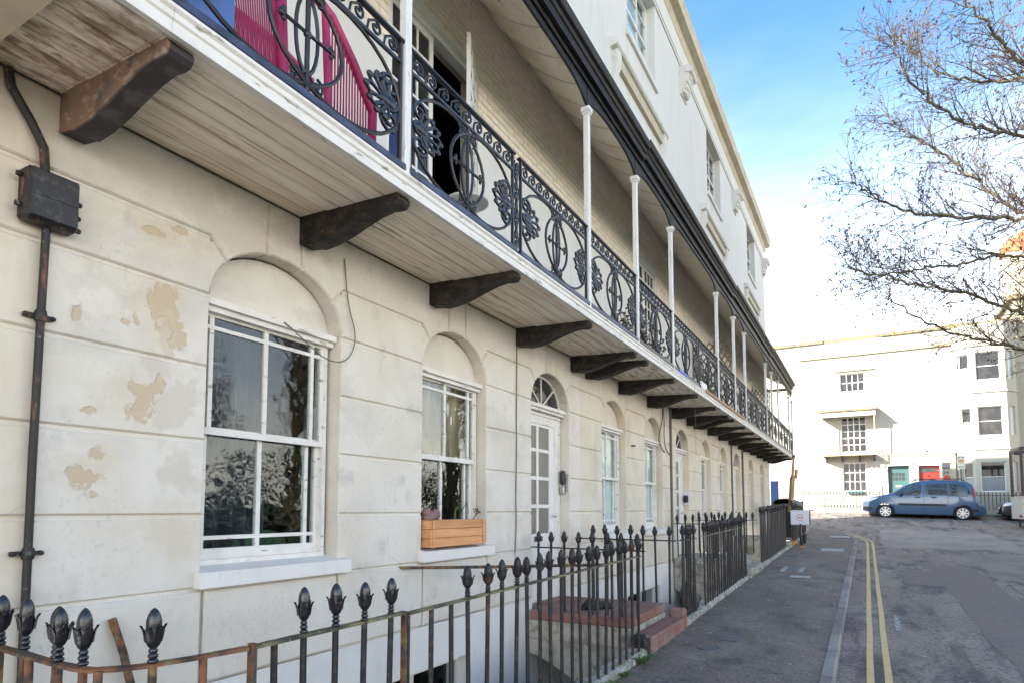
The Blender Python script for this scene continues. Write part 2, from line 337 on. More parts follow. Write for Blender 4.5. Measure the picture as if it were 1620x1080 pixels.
M['patch_dark']=mat('dark_patch',(.21,.16,.127),[dict(c=(.16,.15,.145),s=(1.2,.6,1),lo=.45,hi=.65,k=.6),dict(c=(.28,.26,.25),s=30,lo=.57,hi=.69,k=.5,d=5),dict(c=(.02,.02,.02),s=22,lo=.56,hi=.66,k=.6,d=5)],.8,[(60,.006)],spec=.35)
M['patch_mid']=mat('mid_patch',(.275,.212,.168),[dict(c=(.12,.112,.11),s=(1.2,.6,1),lo=.45,hi=.65,k=.6),dict(c=(.32,.30,.29),s=30,lo=.57,hi=.69,k=.5,d=5),dict(c=(.03,.03,.03),s=22,lo=.56,hi=.66,k=.6,d=5)],.8,[(60,.006)],spec=.35)
M['pavement']=mat('pavement_asphalt',(.16,.122,.096),[dict(c=(.265,.212,.174),s=(1.3,.6,1),lo=.42,hi=.66,k=.75),dict(c=(.045,.044,.045),s=(2.2,1.2,1),lo=.52,hi=.68,k=.7),dict(c=(.03,.03,.03),crack=.5,w=.007,k=.85,h=-.004,warp=.3,**{'and':dict(s=.4,lo=.46,hi=.56)}),dict(c=(.24,.23,.22),s=34,lo=.51,hi=.64,k=.5,d=5),dict(c=(.025,.023,.022),s=25,lo=.52,hi=.63,k=.55,d=5),dict(c=(.6,.59,.57),s=13,lo=.725,hi=.745,k=.85,d=2),dict(c=(.06,.085,.03),s=5,lo=.47,hi=.6,k=.7,axis=(0,1.95,1.66)),dict(c=(.40,.38,.36),s=3.3,lo=.62,hi=.75,k=.3)],.74,[(65,.007),(7,.012)],spec=.4)
M['kerb']=mat('kerb_stone',(.27,.232,.20),[dict(c=(.15,.145,.14),s=(5,2,5),lo=.45,hi=.65,k=.7),dict(c=(.33,.32,.31),s=40,lo=.55,hi=.7,k=.5)],.8,[(60,.004)],vary=.22)
M['plinth']=mat('plinth_stone',(.36,.345,.31),[dict(c=(.15,.14,.09),s=(6,3,6),lo=.42,hi=.6,k=.8),dict(c=(.11,.14,.04),s=9,lo=.52,hi=.62,k=.75),dict(c=(.58,.58,.56),s=16,lo=.57,hi=.63,k=.8)],.9,[(50,.006)])
M['red_step']=mat('red_painted_step',(.23,.085,.068),[dict(c=(.24,.19,.165),s=(2.6,2.6,2.6),lo=.40,hi=.66,k=.85),dict(c=(.16,.05,.045),s=11,lo=.5,hi=.68,k=.7),dict(c=(.11,.13,.05),s=8,lo=.56,hi=.68,k=.7)],.7,[(50,.003)])
M['step_side']=mat('step_render',(.40,.37,.31),[dict(c=(.13,.12,.09),s=(4,4,3),lo=.45,hi=.62,k=.8),dict(c=(.10,.13,.05),s=9,lo=.54,hi=.66,k=.6)],.95,[(40,.006)])
M['area_floor']=mat('area_floor_concrete',(.16,.155,.15),[dirt],.9,[(40,.003)])
M['yellow']=mat('yellow_line_paint',(.74,.50,.22),[dict(c=(.50,.38,.2),s=9,lo=.45,hi=.7,k=.6),dict(c=(.12,.115,.11),s=45,lo=.66,hi=.72,k=.8,d=4)],.7,[(120,.002)])
M['white_line']=mat('white_line_paint',(.42,.39,.36),[dict(c=(.19,.165,.15),s=16,lo=.42,hi=.58,k=.9)],.8)
M['metal_cover']=mat('iron_cover',(.10,.10,.105),[dict(c=(.2,.17,.14),s=12,lo=.5,hi=.68,k=.6)],.6,[(60,.002)])
M['stone_slab']=mat('pale_slab',(.46,.45,.43),[dict(c=(.3,.29,.27),s=6,lo=.45,hi=.65,k=.7)],.85,[(60,.002)])
M['pine']=mat('pine_planks',(.56,.26,.10),[dict(c=(.68,.38,.18),s=(9,2,30),lo=.42,hi=.62,k=.7),dict(c=(.24,.11,.05),s=(20,11,20),lo=.69,hi=.73,k=.9)],.6,[((20,3,60),.001)],vary=.12)
M['soil']=mat('soil',(.03,.02,.015),[],.95,[(60,.01)])
M['green']=mat('leaf_green',(.06,.11,.03),[],.6)
M['dead']=mat('dead_stem',(.12,.09,.06),[],.8)
M['glass']=glass_mat('window_glass')
M['room']=mat('room_dark',(.03,.032,.036),[dict(c=(.07,.06,.06),s=1.5,lo=.45,hi=.6,k=.8)],.9)
M['curtain_dark']=mat('curtain_dark',(.02,.024,.032),[dict(c=(.05,.05,.06),s=(3,12,1),lo=.45,hi=.65,k=.8)],.9)
M['curtain']=mat('curtain_beige',(.30,.21,.12),[dict(c=(.50,.38,.24),s=(3,16,2),lo=.5,hi=.66,k=.8),dict(c=(.16,.11,.07),s=(3,11,2),lo=.5,hi=.66,k=.7)],.9)
M['blind']=mat('blind_white',(.80,.82,.84),[dict(c=(.48,.51,.54),s=(2,5,.6),lo=.45,hi=.7,k=.7)],.8)
M['frost']=mat('frosted_pane',(.17,.16,.14),[dict(c=(.11,.10,.09),s=3,lo=.4,hi=.66,k=.8)],.35)
M['pink']=mat('pink_wicker',(.42,.02,.115),[dict(c=(.30,.012,.075),s=20,lo=.45,hi=.65,k=.7)],.45,[(90,.001)])
M['blue']=mat('blue_cloth',(.10,.19,.48),[],.8)
M['royal']=mat('royal_blue_plastic',(.02,.06,.6),[],.4)
M['terracotta']=mat('terracotta',(.36,.13,.06),[dict(c=(.25,.09,.05),s=12,lo=.45,hi=.65,k=.6)],.85)
M['black_plastic']=mat('black_plastic',(.009,.0095,.011),[dict(c=(.04,.04,.042),s=7,lo=.5,hi=.7,k=.5)],.45,[(30,.002)])
M['grey_metal']=mat('grey_metal',(.42,.42,.42),[dict(c=(.28,.27,.26),s=20,lo=.5,hi=.65,k=.6)],.4,metal=.7)
M['tarp']=mat('grey_tarp',(.10,.095,.09),[dict(c=(.2,.19,.18),s=6,lo=.45,hi=.65,k=.6)],.6,[(8,.03)])
M['raw_wood']=mat('raw_wood',(.42,.27,.13),[dict(c=(.25,.13,.07),s=(10,10,3),lo=.45,hi=.65,k=.8)],.75,[((30,30,4),.003)])
M['sign_white']=mat('sign_white',(.66,.64,.72),[],.5)
M['sign_orange']=mat('sign_orange',(.62,.28,.12),[],.5)
M['sign_red']=mat('sign_red',(.55,.03,.02),[],.5)
M['sign_dark']=mat('sign_dark',(.05,.045,.06),[],.5)
M['flower']=mat('orange_flower',(.85,.33,.02),[],.6)
M['cable']=mat('cable_grey',(.12,.11,.10),[],.7)
M['cream_wall']=mat('cream_wall',(.40,.355,.26),[dict(c=(.35,.31,.225),s=1.2,lo=.45,hi=.7,k=.5)],.9,[(40,.0008)])
M['pale_wall']=mat('pale_wall',(.42,.39,.325),[dict(c=(.37,.345,.29),s=(1.2,1.2,.4),lo=.45,hi=.7,k=.6),dict(c=(.30,.28,.24),s=(3,3,.3),lo=.56,hi=.75,k=.5)],.9,[(40,.0008)])
M['roof_edge']=mat('roof_edge',(.20,.16,.12),[dict(c=(.34,.24,.08),s=2.2,lo=.44,hi=.6,k=.85),dict(c=(.1,.09,.09),s=1.4,lo=.5,hi=.62,k=.7)],.9,[(20,.01)])
M['trim_tan']=mat('trim_tan',(.46,.36,.20),[],.85)
M['door_green']=mat('door_green',(.045,.11,.105),[],.45)
M['door_red']=mat('door_red',(.50,.025,.015),[],.4)
M['pane_dark']=mat('pane_dark',(.014,.015,.017),[dict(c=(.05,.046,.042),s=2.5,lo=.45,hi=.62,k=.7)],.04,spec=.4)
M['pane_pale']=mat('pane_pale',(.17,.19,.21),[],.12,spec=.4)
M['car_blue']=mat('car_paint',(.04,.095,.185),[],.28,metal=.25,coat=1)
M['car_dark']=mat('dark_car_paint',(.02,.022,.028),[],.25,coat=1)
M['car_glass']=mat('car_glass',(.015,.02,.024),[],.03,spec=.9)
M['car_trim']=mat('car_trim',(.02,.021,.024),[],.55)
M['tyre']=mat('tyre',(.018,.018,.019),[],.85)
M['alloy']=mat('wheel_silver',(.50,.51,.53),[],.3,metal=.6)
M['lamp_clear']=mat('lamp_clear',(.7,.72,.74),[],.08,spec=.9)
M['lamp_red']=mat('lamp_red',(.32,.01,.015),[],.15,spec=.8)
M['plate']=mat('plate_white',(.7,.7,.68),[],.4)
M['chrome']=mat('chrome',(.6,.6,.62),[],.15,metal=1)
M['truck_body']=mat('truck_body',(.46,.44,.40),[dict(c=(.3,.27,.22),s=5,lo=.5,hi=.68,k=.6)],.5)
M['truck_mesh']=mat('truck_mesh',(.05,.035,.035),[],.6)
M['bark']=mat('bark',(.13,.105,.07),[dict(c=(.25,.21,.09),s=3,lo=.45,hi=.62,k=.75),dict(c=(.05,.04,.03),s=(9,9,4),lo=.5,hi=.65,k=.7)],.9,[(30,.006)])
M['twig']=mat('twig',(.10,.065,.04),[dict(c=(.15,.12,.05),s=2,lo=.48,hi=.62,k=.7)],.85)
M['pod']=mat('seed_pods',(.085,.05,.034),[],.8)
M['chimney']=mat('chimney_render',(.52,.44,.33),[dirt],.9)
M['orange_brick']=mat('orange_tile',(.55,.16,.07),[],.85)
M['garden']=mat('garden_grass',(.06,.09,.03),[dict(c=(.10,.09,.05),s=1.5,lo=.45,hi=.65,k=.7)],.95,[(20,.02)])
M['weed']=mat('weed',(.06,.12,.025),[],.7)
# ------------------------------------------------------------------ ground
def sst(a,b,x):
    t=min(1,max(0,(x-a)/(b-a))); return t*t*(3-2*t)
def g(x,y):
    if y<24: z=-.4+.027*y
    elif y<42: z=.248+.027*(y-24)+.0018*(y-24)**2
    else: z=1.317+.092*1.5*(1-math.exp(-(y-42)/1.5))
    return z-.03*(max(-12,min(25,x))-4)*sst(26,34,y)
def kx(y,o=0):       # kerb face, rounding the corner at the end of the terrace
    if y<26.5: return 3.52+o
    q=(y-26.5)/(6.5+o); return -.5+(4.02+o)*math.sqrt(max(0,1-q*q)) if q<1 else -.5
def kpath(o,y0=-12,n=26):
    P=[(3.52+o,y0+(26.5-y0)*i/50) for i in range(51)]
    P+=[(-.5+(4.02+o)*math.cos(PI/2*i/n),26.5+(6.5+o)*math.sin(PI/2*i/n)) for i in range(1,n+1)]
    P+=[(-.5-3*i,33+o) for i in range(1,9)]
    return P
def sheet(P,Q,zf):   # strip between two paths
    m=MB(); v=[];f=[]
    for (a,b),(c,d) in zip(P,Q): v+=[(a,b,zf(a,b)),(c,d,zf(c,d))]
    for i in range(len(P)-1): f.append((2*i,2*i+1,2*i+3,2*i+2))
    return m.add(v,f)
RD=-.12
m=MB()
ys=[-60,-45,-30,-20]+[-14+i for i in range(76)]+[70,100,160,260]
xs=[3.3,3.7,4.3,5,6,7,8,9,10,11.5]
m.add([(x,y,g(x,y)+RD) for y in ys for x in xs],[(i*len(xs)+j,i*len(xs)+j+1,(i+1)*len(xs)+j+1,(i+1)*len(xs)+j) for i in range(len(ys)-1) for j in range(len(xs)-1)])
xs2=[-60,-40,-25,-15,-10,-6,-3,-1,0,1,2,3.3]; ys2=[27+.9*i for i in range(20)]
m.add([(x,y,g(x,y)+RD) for y in ys2 for x in xs2],[(i*12+j,i*12+j+1,i*12+j+13,i*12+j+12) for i in range(19) for j in range(11)])
xs4=[11.5,14,18,25,35,50]; ys4=[30+.9*i for i in range(17)]
m.add([(x,y,g(x,y)+RD) for y in ys4 for x in xs4],[(i*6+j,i*6+j+1,i*6+j+7,i*6+j+6) for i in range(16) for j in range(5)])
road=struct('road',m,M['asphalt'],30)
# far ground sheet to the horizon, below everything
m=MB(); xs3=[-400,-150,-60,-30,-6,1.5,11.2,20,40,90,200,400]; ys3=[-400,-150,-60,-30,-10,0,10,20,30.5,34,38,45,80,150,400]
def gz(x,y): return g(x,y)-.35
q=[]
for i in range(len(ys3)-1):
    for j in range(len(xs3)-1):
        if xs3[j]>=-6 and xs3[j+1]<=1.5 and ys3[i]>=-10 and ys3[i+1]<=31: continue
        q.append((i*12+j,i*12+j+1,(i+1)*12+j+1,(i+1)*12+j))
m.add([(x,y,gz(x,y)) for y in ys3 for x in xs3],q); struct('ground',m,M['garden'])
# repaired strip of the carriageway at the junction
m=MB(); m.add([(x,y,g(x,y)+RD+.004) for y in [25,27,29,31,33.5] for x in [4.3,5.4,6.8,8.3]],[(i*4+j,i*4+j+1,i*4+j+5,i*4+j+4) for i in range(4) for j in range(3)])
struct('road_patch',m,M['patch'],30,road)
for (xa,xb,ya,yb2,mm) in ((5.2,6.1,8,19.5,'patch_dark'),(4.5,5.6,15.5,18.2,'patch_dark'),(6.3,8.6,17,23.5,'patch_mid'),(4.35,4.9,20.2,24.3,'patch_mid')):
    q=MB(); n=14; o=[]
    ring=[(xa+(xb-xa)*i/n,ya) for i in range(n)]+[(xb,ya+(yb2-ya)*i/n) for i in range(n)]+[(xb-(xb-xa)*i/n,yb2) for i in range(n)]+[(xa,yb2-(yb2-ya)*i/n) for i in range(n)]
    ring=[(x+random.uniform(-.04,.04),y+random.uniform(-.05,.05)) for x,y in ring]
    q.add([((xa+xb)/2,(ya+yb2)/2,g((xa+xb)/2,(ya+yb2)/2)+RD+.008)]+[(x,y,g(x,y)+RD+.004) for x,y in ring],[(0,i+1,(i+1)%len(ring)+1) for i in range(len(ring))]); struct('road_patch',q,M[mm],30,road)
m=MB()
YP=[-12+.86*i for i in range(50)]+[31.1]
m.add([(x0+(kx(y,-.1)-x0)*t,y,g(2.4,y)) for y in YP for x0 in (1.45,) for t in (0,.25,.5,.75,1)],[(i*5+j,i*5+j+1,i*5+j+6,i*5+j+5) for i in range(len(YP)-1) for j in range(4)])
XP=[-40,-20,-10,-6,-4,-2.5,-1.2,-.5,0,.5,1.0,1.5,1.9,2.2,2.35]
def ky(x): 
    q=min(1,max(0,(x+.5)/(3.92))); return 26.5+6.4*math.sqrt(1-q*q)
m.add([(x,31.1+max(0,ky(x)-31.1)*t,g(2.4,31.1+max(0,ky(x)-31.1)*t)+ .001) for x in XP for t in (0,.5,1)],[(i*3+j,i*3+j+1,i*3+j+4,i*3+j+3) for i in range(len(XP)-1) for j in range(2)])
pav=struct('pavement',m,M['pavement'],30)
# kerb stones
kb=bpy.data.objects.new('kerb',None); COL.objects.link(kb); kb['kind']='structure'; W[kb]=(0,0,0)
P=kpath(0); Q=kpath(-.1)
def arc(P):
    L=[0]
    for a,b in zip(P,P[1:]): L.append(L[-1]+math.dist(a,b))
    return L
def at_len(P,L,s):
    s=max(0,min(L[-1],s))
    for i in range(len(P)-1):
        if L[i+1]>=s:
            t=(s-L[i])/(L[i+1]-L[i]); return (P[i][0]+(P[i+1][0]-P[i][0])*t,P[i][1]+(P[i+1][1]-P[i][1])*t)
    return P[-1]
LP=arc(P); s=0
while s<LP[-1]-1 and s<58:
    l=1.0+random.random()*.12; a=[]
    n=3
    dz=random.uniform(-.006,.006)
    for i in range(n+1):
        p=at_len(P,LP,s+.01+(l-.02)*i/n); p2=at_len(P,LP,s+.011+(l-.02)*i/n+.01)
        d=Vector((p2[0]-p[0],p2[1]-p[1])).normalized(); nn=Vector((-d.y,d.x))
        o=random.uniform(-.004,.004) if i in (0,n) else 0
        z=g(p[0],p[1]) if p[1]<18 else g(2.4,p[1])
        for u,dzz in ((0,-.2),(0,-.012),(.012,.004),(.112,.004),(.112,-.2)):
            a.append((p[0]+nn.x*(u+o),p[1]+nn.y*(u+o),z+dzz+dz))
    f=[(i*5+j,i*5+j+1,(i+1)*5+j+1,(i+1)*5+j) for i in range(n) for j in range(4)]+[(0,1,2,3,4),(n*5+4,n*5+3,n*5+2,n*5+1,n*5)]
    build('kerb_stone',MB().add(a,f),M['kerb'],kb)
    s+=l
for o in (.28,.445):
    A=[];B=[]
    for i,((a,b),(c,d)) in enumerate(zip(kpath(o),kpath(o+.07))):
        j=random.uniform(-.004,.004); A.append((a+j,b)); B.append((c+j,d))
    struct('yellow_line',sheet(A,B,lambda x,y:g(x,y)+RD+.005),M['yellow'],None,road)
# worn white dashes beside the lines and at the junction
for (x0,x1,y0,y1) in ((4.16,4.23,10.4,11.6),(3.6,5.4,35.6,35.8),(6.2,8,36.4,36.6),(.4,1.9,36.8,37.0)):
    struct('road_marking',MB().add([(x,y,g(x,y)+RD+.005) for x,y in ((x0,y0),(x1,y0),(x1,y1),(x0,y1))],[(0,1,2,3)]),M['white_line'],None,road)
# pale slabs let into the pavement near the corner, covers and gratings
def cover(name,label,cat,x,y,sx,sy,mt,kind):
    z=g(2.4,y); t=thing(name,label,cat,(x,y,z))
    sl=.027
    def zz(yy): return z+(yy-y)*sl
    mb=MB()
    if kind=='round':
        v=[(x,y,z+.006)]+[(x+sx*math.cos(a),y+sx*math.sin(a),zz(y+sx*math.sin(a))+.006) for a in [2*PI*i/20 for i in range(20)]]
        mb.add(v,[(0,1+i,1+(i+1)%20) for i in range(20)]); build('lid',mb,mt,t)
        r=MB().tube([(x+sx*1.08*math.cos(a),y+sx*1.08*math.sin(a),zz(y+sx*1.08*math.sin(a))+.004) for a in [2*PI*i/20 for i in range(20)]],.009,5,closed=True); build('rim',r,M['metal_cover'],t)
    else:
        mb.add([(x+a*sx/2,y+b*sy/2,zz(y+b*sy/2)+.006) for a,b in ((-1,-1),(1,-1),(1,1),(-1,1))],[(0,1,2,3)]); build('lid',mb,mt,t)
        for u in (-.42,-.36,-.30,.30,.36,.42) if kind=='slots' else ():
            b=MB(); b.box(x+u*sx-.008,x+u*sx+.008,y-sy*.45,y+sy*.45,z+.002-sy*.45*sl,z+.016+.004); build('slat',b,M['stone_slab'],t)
    return t
cover('inspection_cover','grey inspection cover with pale end bars in the pavement below the black house railing','cover',2.30,16.3,.52,1.35,M['metal_cover'],'slots')
cover('paving_slab','narrow whitish slab in the pavement just in front of the barred grey cover','slab',2.56,14.95,.40,.36,M['stone_slab'],'plain')
cover('paving_slab','long pale slab set across the pavement near the white box','slab',2.88,22.0,.62,.9,M['stone_slab'],'plain')
cover('paving_slab','pale dropped kerb slab at the street corner','slab',2.9,27.9,.7,1.3,M['stone_slab'],'plain')
cover('manhole_cover','small round black cover in the pavement beside the red steps','cover',2.18,7.75,.115,.115,M['metal_cover'],'round')
cover('stopcock_cover','small dark rectangular cover in the pavement behind the round cover','cover',2.30,8.4,.22,.34,M['metal_cover'],'plain')
# ------------------------------------------------------------------ light wells
def Yw(y): return round(1.3035*y+1.523,3)
YB=[Yw(q) for q in (-5.5,.13,5.76,11.39,17.02,22.65)]
m=MB(); m.box(-.3,1.5,-5.6,31,-3.1,-2.95); struct('area_floor',m,M['area_floor'])
m=MB(); m.box(1.42,1.48,-5.6,31,-2.95,-.6); struct('retaining_wall',m,M['step_side'])
DOORY={0:(4.5,5.46),1:(10.13,11.06),2:(15.77,16.7)}
STEP={0:(7.24,8.74),1:(14.3,16.35),2:(21.9,23.6)}
# plinth stones between the steps
pl=bpy.data.objects.new('railing_plinth',None); COL.objects.link(pl); pl['kind']='structure'; W[pl]=(0,0,0)
def stone_run(ya,yb_,w0=1.44,w1=1.63):
    y=ya
    while y<yb_-.05:
        e=min(yb_,y+.8+random.random()*.25)
        if yb_-e<.25: e=yb_
        dx=random.uniform(-.008,.008); h=.085+random.uniform(-.008,.008)
        v=[];f=[];nn=4
        for i in range(nn+1):
            yy=y+.004+(e-y-.008)*i/nn; z=g(2,yy); jit=[random.uniform(-.007,.007) for _ in range(4)]
            v+=[(w0+dx,yy,z-.45),(w0+dx,yy,z+h+jit[0]),(w1+dx-.03,yy,z+h+jit[1]),(w1+dx+jit[3],yy,z+h-.03+jit[2]),(w1+dx+.01,yy,z-.1)]
        f=[(i*5+j,(i*5+j)+1,(i+1)*5+j+1,(i+1)*5+j) for i in range(nn) for j in range(4)]+[(0,1,2,3,4),tuple(nn*5+j for j in (4,3,2,1,0))]
        build('plinth_stone',MB().add(v,f),M['plinth'],pl,40)
        y=e
stone_run(1.35,7.18); stone_run(8.8,14.25); stone_run(16.4,21.85); stone_run(23.65,30.8)
# ------------------------------------------------------------------ the terrace
ZS=2.905
COURSES=[(.92,1.405),(1.405,1.905),(1.905,2.405),(2.405,ZS)]
OPEN_={-1:[(-4.745,-3.805,'w'),(-2.92,-1.996,'w'),(-1.106,-.173,'d')],
 0:[(.885,1.825,'w'),(2.71,3.634,'w'),(4.524,5.457,'d')],
 1:[(6.49,7.42,'w'),(8.31,9.25,'w'),(10.13,11.06,'d')],
 2:[(12.13,13.03,'w'),(13.99,14.91,'w'),(15.79,16.72,'d')],
 3:[(18.1,19.05,'w'),(20.35,21.3,'w')]}
OPEN={k:[(Yw(a),Yw(b),c) for a,b,c in v] for k,v in OPEN_.items()}
HL={-1:'nearest cream terrace house, its balcony end just entering the top left corner',
 0:'cream stucco terrace house with peeling plaster patches, pine window box and pink balcony chair',
 1:'cream terrace house between the red steps and the second front door',
 2:'cream terrace house with downpipes and a trellis divider on its balcony',
 3:'end house of the cream terrace at the street corner, far end of the balcony'}
def arcp(o,t,n=1):   # point on an opening's arch at angle t (degrees, 0 = right spring)
    a=(o[1]-o[0])/2; c=(o[0]+o[1])/2; b=.455
    return (c+a*math.cos(R(t)),ZS+b*math.sin(R(t)))
def arcs(o,t0,t1,n):
    return [arcp(o,t0+(t1-t0)*i/n) for i in range(n+1)]
PANE=mesh_of('pane',MB().box(-.002,.002,0,1,0,1)); PANE.materials.append(M['glass'])
PANE_F=mesh_of('pane',MB().box(-.002,.002,0,1,0,1)); PANE_F.materials.append(M['frost'])
PANE_D=mesh_of('pane',MB().box(-.002,.002,0,1,0,1)); PANE_D.materials.append(M['pane_dark'])
ZT=3.772
G2=.012
def block(h,poly,mt,d=.165,x=0):
    q=inset(poly,G2); x+=.0012*((round(W[h][1]*10)//7)%2); build('render_block',MB().prism(q,-d,x,'x',ch=.011,cz=.013),mt,h,25)
def bars(mb,x0,x1,ys,zs,wy,wz):   # a grid of glazing bars; ys/zs are bar centre lines
    for y in ys: mb.box(x0,x1,y-wy/2,y+wy/2,zs[0],zs[-1])
    for z in zs[1:-1]: mb.box(x0+.001,x1-.001,ys[0],ys[-1],z-wz/2,z+wz/2)
def sash(h,o,z0,z1,r,style,lab=None):
    c=(o[0]+o[1])/2-.04; hw=.62; 
    y0=c-hw;y1=c+hw
    fr=MB(); x1=-r; x0=-r-.11
    fr.box(x0,x1,y0-.04,y0+.03,z0,z1); fr.box(x0,x1,y1-.03,y1+.005,z0,z1)
    fr.box(x0,x1+.002,y0-.04,y1+.004,z1-.025,z1+.05); fr.box(x0,x1+.003,y0-.04,y1+.004,z0-.06,z0)
    wdw=build('window',fr,M['old_paint'],h)
    if lab: wdw['label']=lab
    zm=z0+.905
    mg=.085; st=.04; bw=.034
    def leaf(name,xa,xb,za,zb,top):
        s_=MB(); a=y0+.03;b=y1-.03
        s_.box(xa,xb,a,a+st,za,zb); s_.box(xa,xb,b-st,b,za,zb)
        tb=.03 if top else .075; 
        s_.box(xa,xb-.001,a+st,b-st,za,za+(.05 if top else .075)); s_.box(xa,xb-.001,a+st,b-st,zb-(.03 if top else .05),zb)
        ia=a+st; ib=b-st
        yv=[ia,ia+mg,ia+mg+bw]; mid=(ia+ib)/2
        V=[(ia+mg,bw),(mid,bw+.004),(ib-mg,bw)]
        lo=za+(.05 if top else .075); hi=zb-(.03 if top else .05)
        for yy,ww in V: s_.box(xa+.006,xb-.004,yy-ww/2,yy+ww/2,lo,hi)
        hz=hi-.075 if top else lo+.075
        s_.box(xa+.007,xb-.005,ia,ib,hz-.014,hz+.014)
        so_=build(name,s_,M['old_paint'],wdw)
        e=[ia]+[q for yy,ww in V for q in (yy-ww/2,yy+ww/2)]+[ib]
        rows=[(lo,hz-.014),(hz+.014,hi)]
        for ci in range(4):
            for za_,zb_ in rows:
                inst('pane',PANE,wdw,((xa+xb)/2,e[2*ci],za_),(0,random.uniform(-.004,.004),random.uniform(-.006,.006)),(1,e[2*ci+1]-e[2*ci],zb_-za_))
    leaf('upper_sash',-r-.045,-r-.005,zm-.03,z1-.025,True)
    leaf('lower_sash',-r-.092,-r-.050,z0,zm+.03,False)
    return wdw
